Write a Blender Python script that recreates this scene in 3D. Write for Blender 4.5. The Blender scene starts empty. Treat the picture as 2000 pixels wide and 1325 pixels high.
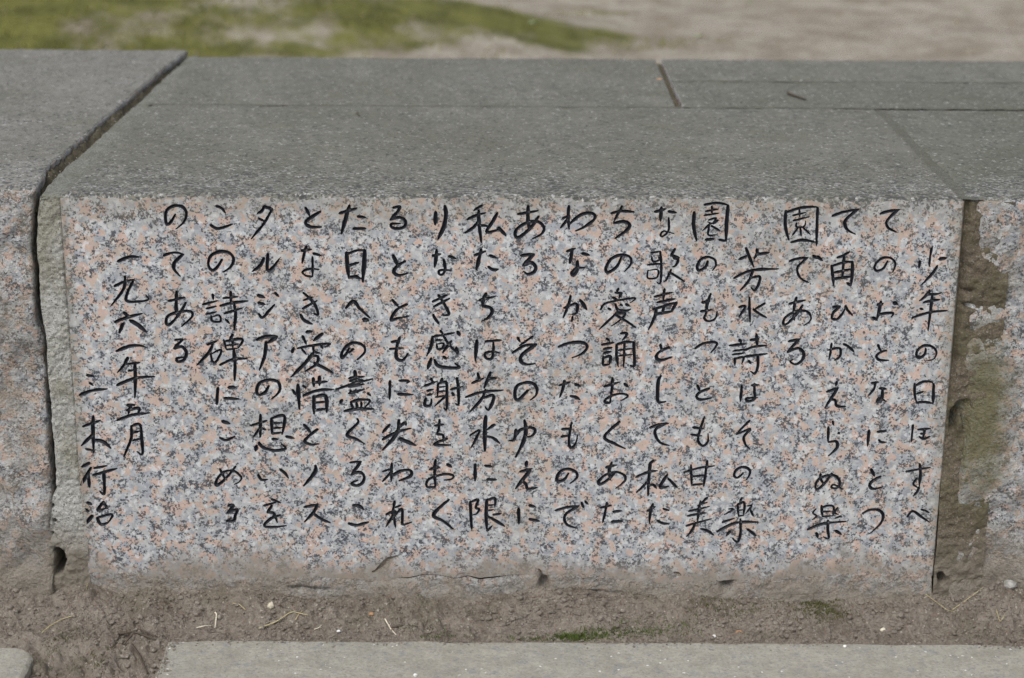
import bpy, math, random
import numpy as np
from mathutils import Vector, Matrix
from mathutils.geometry import delaunay_2d_cdt
random.seed(7); rng = np.random.default_rng(11)
S = bpy.context.scene
R = math.radians

# ---------------------------------------------------------------- camera, sky, sun, exposure
F_PX, PITCH, YAW, ROLL = 3606.87, 0.31475, -0.00118, 0.00524
CAM = np.array([0.50323, -1.98493, 0.48024])
fw = np.array([math.sin(YAW)*math.cos(PITCH), math.cos(YAW)*math.cos(PITCH), -math.sin(PITCH)])
rt = np.array([math.cos(YAW), -math.sin(YAW), 0.0]); up = np.cross(rt, fw)
RT = math.cos(ROLL)*rt + math.sin(ROLL)*up; UP = -math.sin(ROLL)*rt + math.cos(ROLL)*up
cd = bpy.data.cameras.new('camera'); cam = bpy.data.objects.new('camera', cd); S.collection.objects.link(cam)
cam.matrix_world = Matrix(((RT[0], UP[0], -fw[0], CAM[0]), (RT[1], UP[1], -fw[1], CAM[1]), (RT[2], UP[2], -fw[2], CAM[2]), (0, 0, 0, 1)))
cd.sensor_width = 36; cd.lens = F_PX*36/2000; cd.clip_start = .05; cd.clip_end = 500
cd.dof.use_dof = True; cd.dof.focus_distance = 2.07; cd.dof.aperture_fstop = 5.0
S.camera = cam
S.cycles.use_denoising = True; S.cycles.denoising_prefilter = 'NONE'; S.cycles.denoising_input_passes = 'RGB_ALBEDO_NORMAL'
SUN_EL, SUN_AZ = R(52), R(205)       # azimuth clockwise from +y
w = bpy.data.worlds.new('World'); S.world = w; w.use_nodes = True
wn = w.node_tree; wn.nodes.clear()
sky = wn.nodes.new('ShaderNodeTexSky'); sky.sky_type = 'NISHITA'; sky.sun_disc = False
sky.sun_elevation = SUN_EL; sky.sun_rotation = SUN_AZ; sky.dust_density = 4; sky.air_density = 1.0
hs = wn.nodes.new('ShaderNodeHueSaturation'); hs.inputs['Saturation'].default_value = .35   # cloud cover greys the sky
bg = wn.nodes.new('ShaderNodeBackground'); bg.inputs[1].default_value = .13
wo = wn.nodes.new('ShaderNodeOutputWorld')
wn.links.new(sky.outputs[0], hs.inputs['Color']); wn.links.new(hs.outputs[0], bg.inputs[0]); wn.links.new(bg.outputs[0], wo.inputs[0])
sd = bpy.data.lights.new('sun', 'SUN'); sd.energy = 1.2; sd.angle = R(25); sd.color = (1, .985, .965)
sun = bpy.data.objects.new('sun', sd); S.collection.objects.link(sun)
sdir = Vector((math.sin(SUN_AZ)*math.cos(SUN_EL), math.cos(SUN_AZ)*math.cos(SUN_EL), math.sin(SUN_EL)))
sun.rotation_euler = sdir.to_track_quat('Z', 'Y').to_euler(); sun.location = (0, -4, 6)
S.view_settings.view_transform = 'Standard'; S.view_settings.look = 'None'
S.view_settings.exposure = 0.18; S.view_settings.gamma = 1; S.view_settings.use_curve_mapping = False

def unproj(x, y, axis, val):
    d = fw + RT*(x-1000)/F_PX + UP*(662.5-y)/F_PX
    return CAM + d*((val-CAM[axis])/d[axis])
def face(x, y): p = unproj(x, y, 1, 0.0); return (p[0], p[2])
ZG = -.490           # top of the paving
def gnd(x, y, z=ZG): return unproj(x, y, 2, z)

# ---------------------------------------------------------------- helpers
def tag(o, label=None, cat=None, group=None, kind=None):
    if label: o['label'] = label
    if cat: o['category'] = cat
    if group: o['group'] = group
    if kind: o['kind'] = kind
    return o
def empty(name, loc):
    o = bpy.data.objects.new(name, None); S.collection.objects.link(o); o.location = loc; o.empty_display_size = .05; return o
def mesh(name, V, Fs, mats, parent=None, smooth=True, fm=None, loc=None):
    """V in world coordinates; the object's origin goes to loc (default: middle of its base)"""
    V = np.asarray(V, float)
    if loc is None: loc = ((V[:, 0].min()+V[:, 0].max())/2, (V[:, 1].min()+V[:, 1].max())/2, V[:, 2].min())
    loc = np.array(loc)
    me = bpy.data.meshes.new(name); me.from_pydata((V-loc).tolist(), [], Fs if isinstance(Fs, list) else Fs.tolist())
    for m in (mats if isinstance(mats, (list, tuple)) else [mats]): me.materials.append(m)
    if smooth: me.polygons.foreach_set('use_smooth', np.ones(len(me.polygons), bool))
    if fm is not None: me.polygons.foreach_set('material_index', np.asarray(fm, np.int32))
    me.update()
    o = bpy.data.objects.new(name, me); S.collection.objects.link(o)
    if parent:
        o.parent = parent; p = parent; off = np.array([0., 0, 0])
        while p: off += np.array(p.location); p = p.parent
        o.location = loc-off
    else: o.location = loc
    return o
def grid_faces(nu, nv, off=0, flip=False):
    i, j = np.meshgrid(np.arange(nu-1), np.arange(nv-1), indexing='ij')
    a = (off+i*nv+j).ravel(); b = a+nv; c = b+1; d = a+1
    return np.stack([a, d, c, b] if flip else [a, b, c, d], 1)

def h3(ix, iy, iz, s=0):
    n = (ix.astype(np.int64)*374761393 + iy.astype(np.int64)*668265263 + iz.astype(np.int64)*2147483647 + s*974634777) & 0x7fffffff
    n = ((n ^ (n >> 13))*1274126177) & 0x7fffffff
    n = ((n ^ (n >> 16))*668265263) & 0x7fffffff
    return ((n ^ (n >> 15)) & 0xffffff)/float(0xffffff)
def vnoise(P, sc, s=0):
    Q = P*sc; I = np.floor(Q); f = Q-I; f = f*f*(3-2*f); I = I.astype(np.int64); r = 0
    for dx in (0, 1):
        for dy in (0, 1):
            for dz in (0, 1):
                wt = (f[:, 0] if dx else 1-f[:, 0])*(f[:, 1] if dy else 1-f[:, 1])*(f[:, 2] if dz else 1-f[:, 2])
                r = r + wt*h3(I[:, 0]+dx, I[:, 1]+dy, I[:, 2]+dz, s)
    return r*2-1
def fbm(P, sc, octv=4, s=0, g=.5):
    r = 0; a = 1; t = 0
    for k in range(octv):
        r = r+a*vnoise(P, sc, s+k*17); t += a; a *= g; sc *= 2.03
    return r/t
def P3(x, y, z=0): 
    x, y, z = np.broadcast_arrays(np.asarray(x, float), np.asarray(y, float), np.asarray(z, float)); return np.stack([x.ravel(), y.ravel(), z.ravel()], 1)
def sstep(a, b, x): t = np.clip((x-a)/(b-a), 0, 1); return t*t*(3-2*t)
def bumps(x, y, cell, s, rmin=.3, rmax=.62, p=1.0):
    """rounded crumbs: highest of the spheres scattered one per cell"""
    X = x/cell; Y = y/cell; I = np.floor(X).astype(np.int64); J = np.floor(Y).astype(np.int64); H = np.zeros_like(X)
    for a in (-1, 0, 1):
        for b in (-1, 0, 1):
            i = I+a; j = J+b
            cx = i+h3(i, j, i*0, s); cy = j+h3(i, j, i*0, s+1); r = rmin+(rmax-rmin)*h3(i, j, i*0, s+2)**2
            r = np.where(h3(i, j, i*0, s+3) < p, r, 0); sq = .6+.8*h3(i, j, i*0, s+4)
            H = np.maximum(H, np.sqrt(np.maximum(r*r-((X-cx)**2*sq+(Y-cy)**2/sq), 0)))
    return H*cell

# ---------------------------------------------------------------- materials
class NT:
    def __init__(s, name):
        s.m = bpy.data.materials.new(name); s.m.use_nodes = True; s.t = s.m.node_tree; s.t.nodes.clear()
        s.out = s.n('ShaderNodeOutputMaterial'); s.b = s.n('ShaderNodeBsdfPrincipled'); s.l(s.b.outputs[0], s.out.inputs[0])
        s.b.inputs['Specular IOR Level'].default_value = .3
        g = s.n('ShaderNodeNewGeometry'); s.P = g.outputs['Position']; s.g = g
        sx = s.n('ShaderNodeSeparateXYZ'); s.l(s.P, sx.inputs[0]); s.X, s.Y, s.Z = sx.outputs
    def n(s, t, **k):
        o = s.t.nodes.new(t)
        for a, b in k.items(): setattr(o, a, b)
        return o
    def l(s, a, b): s.t.links.new(a, b)
    def put(s, v, i):
        if isinstance(v, (int, float)): i.default_value = v
        elif isinstance(v, tuple): i.default_value = v if len(v) == 4 or i.type == 'VECTOR' else v+(1,)
        else: s.l(v, i)
    def noise(s, sc, det=4, rough=.55, dist=0, vec=None, out=0, dim='3D'):
        o = s.n('ShaderNodeTexNoise'); s.put(vec or s.P, o.inputs['Vector']); o.inputs['Scale'].default_value = sc
        o.inputs['Detail'].default_value = det; o.inputs['Roughness'].default_value = rough; o.inputs['Distortion'].default_value = dist
        return o.outputs[out]
    def vor(s, sc, vec=None, feat='F1', rand=1):
        o = s.n('ShaderNodeTexVoronoi', feature=feat); s.put(vec or s.P, o.inputs['Vector']); o.inputs['Scale'].default_value = sc
        o.inputs['Randomness'].default_value = rand
        return o.outputs
    def ramp(s, v, pts, interp='LINEAR'):
        o = s.n('ShaderNodeValToRGB'); s.l(v, o.inputs[0]); cr = o.color_ramp; cr.interpolation = interp
        while len(cr.elements) < len(pts): cr.elements.new(.5)
        for e, (p, c) in zip(cr.elements, pts):
            e.position = p; e.color = (c, c, c, 1) if isinstance(c, (int, float)) else tuple(c)+(1,)
        return o.outputs[0]
    def mix(s, f, a, b, bt='MIX'):
        o = s.n('ShaderNodeMix', data_type='RGBA', blend_type=bt); s.put(f, o.inputs[0]); s.put(a, o.inputs[6]); s.put(b, o.inputs[7]); return o.outputs[2]
    def math(s, op, a, b=0, c=None, clamp=False):
        o = s.n('ShaderNodeMath', operation=op, use_clamp=clamp); s.put(a, o.inputs[0]); s.put(b, o.inputs[1])
        if c is not None: s.put(c, o.inputs[2])
        return o.outputs[0]
    def mr(s, v, a, b, c=0, d=1, st='SMOOTHSTEP'):
        o = s.n('ShaderNodeMapRange', interpolation_type=st); s.put(v, o.inputs[0])
        for i, x in enumerate((a, b, c, d)): s.put(x, o.inputs[i+1])
        return o.outputs[0]
    def warp(s, sc, amt, vec=None):
        """coordinates pushed about by noise"""
        c = s.noise(sc, 3, .6, out=1, vec=vec); o = s.n('ShaderNodeVectorMath', operation='SUBTRACT'); s.l(c, o.inputs[0]); o.inputs[1].default_value = (.5, .5, .5)
        q = s.n('ShaderNodeVectorMath', operation='MULTIPLY_ADD'); s.l(o.outputs[0], q.inputs[0]); q.inputs[1].default_value = (amt,)*3; s.put(vec or s.P, q.inputs[2])
        return q.outputs[0]
    def offs(s, v):
        o = s.n('ShaderNodeVectorMath', operation='ADD'); s.l(s.P, o.inputs[0]); o.inputs[1].default_value = v; return o.outputs[0]
    def bump(s, h, strength, dist):
        o = s.n('ShaderNodeBump'); o.inputs['Strength'].default_value = strength; o.inputs['Distance'].default_value = dist; s.l(h, o.inputs['Height'])
        if s.b.inputs['Normal'].is_linked: s.l(s.b.inputs['Normal'].links[0].from_socket, o.inputs['Normal'])
        s.l(o.outputs[0], s.b.inputs['Normal'])
    def rgb1(s, v): o = s.n('ShaderNodeSeparateColor'); s.l(v, o.inputs[0]); return o.outputs
    def done(s, col, rough=.8):
        s.put(col, s.b.inputs['Base Color']); s.put(rough, s.b.inputs['Roughness']); return s.m

def granite(n, dirty=0.0):
    """mineral mosaic: white and blue-grey feldspar and quartz, salmon potash feldspar, clustered black mica"""
    w1 = n.warp(120, .010); w2 = n.warp(330, .0050, w1)
    c1 = n.rgb1(n.vor(150, w2)[1])
    base = n.ramp(c1[0], [(0, (.455, .465, .475)), (.22, (.365, .385, .415)), (.42, (.49, .495, .495)), (.60, (.33, .35, .385)), (.72, (.43, .44, .455)), (.9, (.37, .39, .415))], 'CONSTANT')
    c1b = n.rgb1(n.vor(240, n.warp(300, .003, n.offs((3, 1, 2))))[1])
    base = n.mix(.85, base, n.ramp(c1b[1], [(0, .80), (.35, .96), (.7, 1.05), (1, 1.14)]), 'MULTIPLY')
    base = n.mix(.55, base, n.ramp(n.noise(520, 4, .7), [(.3, .74), (.7, 1.24)]), 'MULTIPLY')
    # salmon grains: ragged, with pale cores and fading rims
    c2 = n.rgb1(n.vor(128, n.warp(240, .007, n.warp(90, .014, n.offs((.37, .11, .53)))))[1])
    pk = n.math('MULTIPLY', n.mr(c2[1], .655, .70), n.mr(n.noise(330, 4, .7), .30, .50, .45, .92))
    pkc = n.mix(n.mr(c2[0], 0, 1), n.mix(n.mr(n.noise(150, 4, .6), .35, .65), (.53, .365, .30), (.57, .43, .37)), (.47, .375, .31))
    col = n.mix(pk, base, pkc)
    # black mica flecks, gathered in loose clusters
    cl = n.mr(n.noise(62, 4, .62, vec=n.offs((5, 3, 1))), .41, .68, .015, .50)
    v3 = n.vor(430, n.warp(460, .0045)); fl = n.math('LESS_THAN', n.rgb1(v3[1])[0], cl)
    v4 = n.vor(620, n.warp(700, .002, n.offs((1, 8, 2)))); fl2 = n.math('LESS_THAN', n.rgb1(v4[1])[1], n.math('MULTIPLY', cl, .8))
    fl = n.math('MULTIPLY', fl, n.mr(n.noise(700, 3, .6), .3, .5, .55, 1))
    gr = n.mr(n.noise(55, 5, .7, vec=n.offs((9, 9, 2))), .50, .64, 0, .24)
    col = n.mix(gr, col, (.26, .285, .31))
    col = n.mix(n.math('MULTIPLY', fl, .90), col, (.032, .038, .052))
    col = n.mix(n.math('MULTIPLY', fl2, .7), col, (.07, .078, .09))
    wh = n.rgb1(n.vor(250, n.warp(260, .006, n.offs((7, 2, 9))))[1])[2]; col = n.mix(n.math('MULTIPLY', n.math('GREATER_THAN', wh, .92), .7), col, (.62, .635, .65))
    col = n.mix(.45, col, n.ramp(n.noise(430, 6, .8, vec=n.offs((2, 2, 2))), [(.30, .70), (.5, 1.0), (.70, 1.28)]), 'MULTIPLY')
    return col, fl

def m_granite_face():
    n = NT('granite_sawn'); col, fl = granite(n)
    # grime: washed down from the top edge, creeping in from both joints, thick along the foot
    nz = n.noise(16, 5, .62); nz2 = n.noise(70, 4, .6)
    top = n.mr(n.math('ADD', n.Z, n.math('MULTIPLY', n.math('SUBTRACT', nz, .5), .10)), -.050, .0, 0, .42)
    edge = n.mr(n.math('ADD', n.math('ABSOLUTE', n.math('SUBTRACT', n.X, .5)), n.math('MULTIPLY', n.math('SUBTRACT', nz, .5), .05)), .475, .505, 0, .62)
    foot = n.mr(n.math('ADD', n.Z, n.math('MULTIPLY', n.math('SUBTRACT', n.noise(11, 6, .68), .5), .15)), -.468, -.418, .90, 0)
    foot = n.math('MULTIPLY', foot, n.mr(nz2, .25, .6, .75, 1.0))
    bl = n.mr(n.noise(7, 4, .6), .5, .72, 0, .28)
    g = n.math('MAXIMUM', n.math('MAXIMUM', top, edge), n.math('MAXIMUM', foot, bl))
    gc = n.mix(n.mr(n.Z, -.44, -.40), n.mix(n.noise(150, 5, .7), (.185, .16, .13), (.29, .258, .215)), (.20, .18, .135))
    col = n.mix(g, col, gc)
    h = n.math('ADD', n.noise(420, 4, .6), n.math('MULTIPLY', fl, -.3))
    n.bump(h, .30, .0009); n.bump(n.noise(40, 4, .6), .25, .003)
    return n.done(col, n.mr(n.noise(200, 3), .3, .7, .5, .8))
def m_granite_rough(name, foot_lo=-.47, foot_hi=-.36, moss=None):
    n = NT(name); col, fl = granite(n)
    nz = n.noise(22, 5, .65); film = n.mr(nz, .37, .68, .10, .58)
    col = n.mix(film, col, n.mix(n.noise(60, 4), (.255, .225, .18), (.35, .315, .26)))
    foot = n.mr(n.math('ADD', n.Z, n.math('MULTIPLY', n.math('SUBTRACT', n.noise(12, 5, .6), .5), .14)), foot_lo, foot_hi, .95, 0)
    col = n.mix(foot, col, n.mix(n.noise(120, 4), (.195, .172, .14), (.29, .26, .215)))
    if moss:
        dx = n.math('SUBTRACT', n.X, moss[0]); dz = n.math('MULTIPLY', n.math('SUBTRACT', n.Z, moss[1]), .33)
        d = n.math('SQRT', n.math('ADD', n.math('MULTIPLY', dx, dx), n.math('MULTIPLY', dz, dz)))
        k = n.mr(n.math('ADD', d, n.math('MULTIPLY', n.math('SUBTRACT', n.noise(35, 5, .65), .5), .05)), .012, .052, .9, 0)
        col = n.mix(k, col, (.135, .125, .062))
    n.bump(n.noise(240, 6, .7), .8, .003); n.bump(n.noise(60, 5, .65), .7, .008)
    return n.done(col, .85)
def m_top(name, tint, seed):
    n = NT(name); o = (seed*.7, seed*.3, 0)
    a = n.noise(34, 6, .68, vec=n.offs(o)); b = n.noise(5, 4, .6, vec=n.offs(o)); c = n.noise(420, 4, .75, vec=n.offs(o))
    dk = tuple(x*.62 for x in tint); lt = tuple(x*1.32 for x in tint)
    col = n.mix(n.mr(a, .3, .7), dk, lt)
    sq = n.n('ShaderNodeVectorMath', operation='MULTIPLY'); n.l(n.P, sq.inputs[0]); sq.inputs[1].default_value = (1, .45, 1)
    col = n.mix(n.mr(n.noise(12, 8, .76, vec=sq.outputs[0]), .42, .64, 0, .62), col, tuple(x*1.50 for x in tint))
    col = n.mix(n.mr(b, .40, .66, 0, .65), col, tuple(x*y for x, y in zip(tint, (.72, .73, .62))))
    col = n.mix(n.mr(c, .35, .65, 0, .45), col, tuple(x*1.9 for x in tint)); col = n.mix(n.mr(n.noise(90, 6, .75, vec=n.offs(o)), .45, .7, 0, .5), col, tuple(x*1.7 for x in tint))
    # bare crystals where the film has worn away, most of them along the front edge
    wear = n.mr(n.math('ADD', n.Y, n.math('MULTIPLY', n.math('SUBTRACT', n.noise(14, 4, .6), .5), .30)), -.05, .20, .74, .12)
    v = n.vor(290, n.warp(300, .008)); sp = n.math('LESS_THAN', n.rgb1(v[1])[0], n.math('MULTIPLY', wear, n.mr(n.noise(26, 5, .7, vec=n.offs((6, 2, 8))), .36, .66, .30, 1.45)))
    sp = n.math('MULTIPLY', sp, n.mr(n.noise(300, 3, .6), .38, .60))
    spc = n.ramp(n.rgb1(v[1])[1], [(0, (.34, .34, .33)), (.45, (.42, .42, .42)), (.75, (.62, .62, .62)), (.93, (.40, .34, .30))], 'CONSTANT')
    col = n.mix(n.math('MULTIPLY', sp, .72), col, spc)
    v2 = n.vor(290, n.warp(200, .005, n.offs((2, 5, 1)))); bs = n.math('LESS_THAN', n.rgb1(v2[1])[0], n.math('MULTIPLY', wear, .55))
    col = n.mix(n.math('MULTIPLY', bs, .7), col, (.045, .05, .055))
    gl = n.mr(n.noise(9, 5, .6, vec=n.offs((4, 2, 2))), .55, .72, 0, .30); col = n.mix(gl, col, (.125, .13, .085))
    n.bump(n.noise(330, 6, .72), .9, .0022); n.bump(n.noise(45, 5, .6), .55, .006)
    return n.done(col, n.mr(a, .3, .7, .7, .88))
def m_mortar(name, c0, c1, stain, stain_amt=.5, FILM=.0):
    n = NT(name); v = n.rgb1(n.vor(900, n.warp(600, .0015))[1])
    col = n.mix(v[0], c0, c1); col = n.mix(n.math('MULTIPLY', n.math('LESS_THAN', v[1], .03), .35), col, (.50, .50, .48)); col = n.mix(n.math('LESS_THAN', v[2], .05), col, (.11, .11, .10)); col = n.mix(.6, col, n.ramp(n.noise(260, 5, .75), [(.3, .6), (.7, 1.35)]), 'MULTIPLY'); col = n.mix(n.mr(n.Z, -.014, -.003, 0, FILM), col, (.185, .19, .165))
    col = n.mix(n.mr(n.noise(18, 5, .62), .42, .66, 0, stain_amt), col, stain)
    foot = n.mr(n.math('ADD', n.Z, n.math('MULTIPLY', n.math('SUBTRACT', n.noise(15, 5, .6), .5), .12)), -.46, -.375, .9, 0)
    col = n.mix(foot, col, (.20, .175, .14))
    n.bump(n.noise(620, 4, .7), 1.0, .0016); n.bump(n.noise(90, 5, .6), .8, .004)
    return n.done(col, .9)
def m_dirt(name, a, b, c):
    n = NT(name); col = n.mix(n.mr(n.noise(22, 6, .68), .33, .67), a, b); col = n.mix(n.mr(n.noise(180, 6, .75), .42, .72, 0, .6), col, c)
    col = n.mix(n.mr(n.noise(11, 5, .6, vec=n.offs((2, 7, 1))), .50, .72, 0, .55), col, (.150, .138, .090))
    col = n.mix(n.mr(n.noise(420, 4, .7, vec=n.offs((1, 1, 6))), .62, .74, 0, .5), col, (.06, .048, .040))
    v = n.rgb1(n.vor(500, n.warp(300, .002))[1]); col = n.mix(n.math('LESS_THAN', v[0], .018), col, (.42, .38, .32)); col = n.mix(n.math('MULTIPLY', n.math('LESS_THAN', v[2], .03), .5), col, (.24, .13, .09))
    n.bump(n.noise(560, 5, .75), 1.0, .0022); n.bump(n.noise(170, 5, .65), .9, .004)
    return n.done(col, .95)
def m_paving():
    n = NT('paving_stone'); col = n.mix(n.mr(n.noise(48, 6, .66), .34, .66), (.295, .282, .24), (.37, .356, .31))
    col = n.mix(n.mr(n.noise(75, 5, .62, vec=n.offs((3, 1, 4))), .54, .70, 0, .65), col, (.22, .235, .245))
    col = n.mix(n.mr(n.noise(8, 4, .6), .45, .7, 0, .35), col, (.29, .30, .27))
    col = n.mix(.6, col, n.ramp(n.noise(230, 6, .75), [(.32, .72), (.68, 1.25)]), 'MULTIPLY'); v = n.rgb1(n.vor(480, n.warp(300, .003))[1]); col = n.mix(n.math('MULTIPLY', n.math('LESS_THAN', v[0], .10), .45), col, (.16, .165, .17)); col = n.mix(n.math('MULTIPLY', n.math('LESS_THAN', v[1], .003), .8), col, (.75, .75, .74))
    n.bump(n.noise(300, 6, .7), .8, .0014); n.bump(n.noise(40, 4, .6), .5, .004)
    return n.done(col, .88)
def m_groove():
    n = NT('black_paint_in_groove'); k = n.mr(n.noise(320, 4, .7), .60, .74, 0, .4)
    col = n.mix(k, (.016, .018, .024), (.08, .08, .085)); n.bump(n.noise(500, 4, .6), .6, .0008)
    n.b.inputs['Specular IOR Level'].default_value = .6
    return n.done(col, .38)
def m_flat(name, c, c2=None, rough=.7, sc=200, bump=.001):
    n = NT(name); col = n.mix(n.mr(n.noise(sc, 4, .6), .35, .65), c, c2 or tuple(x*1.4 for x in c)); n.bump(n.noise(sc*3, 4, .6), .6, bump); return n.done(col, rough)
def m_yard():
    n = NT('mossy_earth'); at = n.n('ShaderNodeAttribute', attribute_name='moss').outputs['Fac']
    soil = n.mix(n.mr(n.noise(7, 6, .65), .35, .66), (.33, .285, .225), (.50, .455, .385)); soil = n.mix(n.mr(n.noise(60, 5, .7), .5, .7, 0, .6), soil, (.16, .12, .09))
    mo = n.mix(n.mr(n.noise(11, 6, .62, vec=n.offs((4, 4, 0))), .35, .66), (.115, .118, .032), (.215, .215, .060)); mo = n.mix(n.mr(n.noise(90, 5, .7), .48, .72, 0, .5), mo, (.05, .06, .018))
    k = n.mr(n.math('ADD', at, n.math('MULTIPLY', n.math('SUBTRACT', n.noise(3.6, 6, .66), .5), 3.0)), .18, .80)
    n.bump(n.noise(120, 6, .7), 1, .012)
    return n.done(n.mix(k, soil, mo), .95)
M = dict(face=m_granite_face(), rough_l=m_granite_rough('granite_rock_face'), rough_r=m_granite_rough('granite_rock_face_mossy', moss=(1.036, -.255)),
         top_a=m_top('weathered_top', (.134, .133, .114), 0), top_b=m_top('weathered_top_grey', (.165, .161, .146), 3), top_c=m_top('weathered_top_olive', (.120, .122, .102), 5),
         mort=m_mortar('sandy_mortar', (.33, .33, .31), (.50, .50, .475), (.19, .18, .115), .55, .6),
         mort_r=m_mortar('brown_mortar', (.095, .077, .055), (.18, .150, .108), (.105, .098, .055), .75),
         mort_top=m_mortar('weathered_mortar', (.16, .165, .14), (.27, .275, .245), (.12, .125, .085), .5),
         foot=m_granite_rough('granite_rock_foot', -.500, -.405), dirt=m_dirt('trodden_earth', (.165, .136, .108), (.295, .257, .215), (.385, .35, .30)),
         crumb=m_dirt('earth_crumb', (.20, .172, .142), (.31, .274, .232), (.41, .375, .32)), seam=m_mortar('seam_mortar', (.105, .105, .088), (.185, .185, .158), (.11, .11, .075), .5),
         jdirt=m_dirt('joint_earth', (.075, .066, .044), (.14, .122, .08), (.20, .175, .125)),
         groove=m_groove(), paving=m_paving(), yard=m_yard(),
         straw=m_flat('dry_straw', (.38, .33, .19)), straw_pale=m_flat('bleached_straw', (.58, .53, .42)), twig=m_flat('dark_root', (.075, .06, .047)),
         peb=m_flat('cream_pebble', (.55, .50, .38), (.72, .68, .55), .6), pebw=m_flat('white_quartz', (.70, .70, .68), (.85, .85, .84), .5),
         pebo=m_flat('orange_pebble', (.34, .19, .10), (.45, .28, .17), .6), pebg=m_flat('grey_pebble', (.28, .27, .25), (.42, .41, .39), .7),
         tuft=m_flat('olive_green_tuft', (.12, .125, .03), (.22, .22, .06), .9), green=m_flat('green_moss', (.06, .095, .018), (.115, .155, .035), .9), olive=m_flat('olive_moss', (.065, .070, .022), (.12, .12, .04), .9),
         leaf=m_flat('dry_leaf', (.28, .20, .13), (.40, .31, .20), .8, 40), leafg=m_flat('pale_green_leaf', (.30, .40, .20), (.42, .5, .30), .8, 40))
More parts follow.
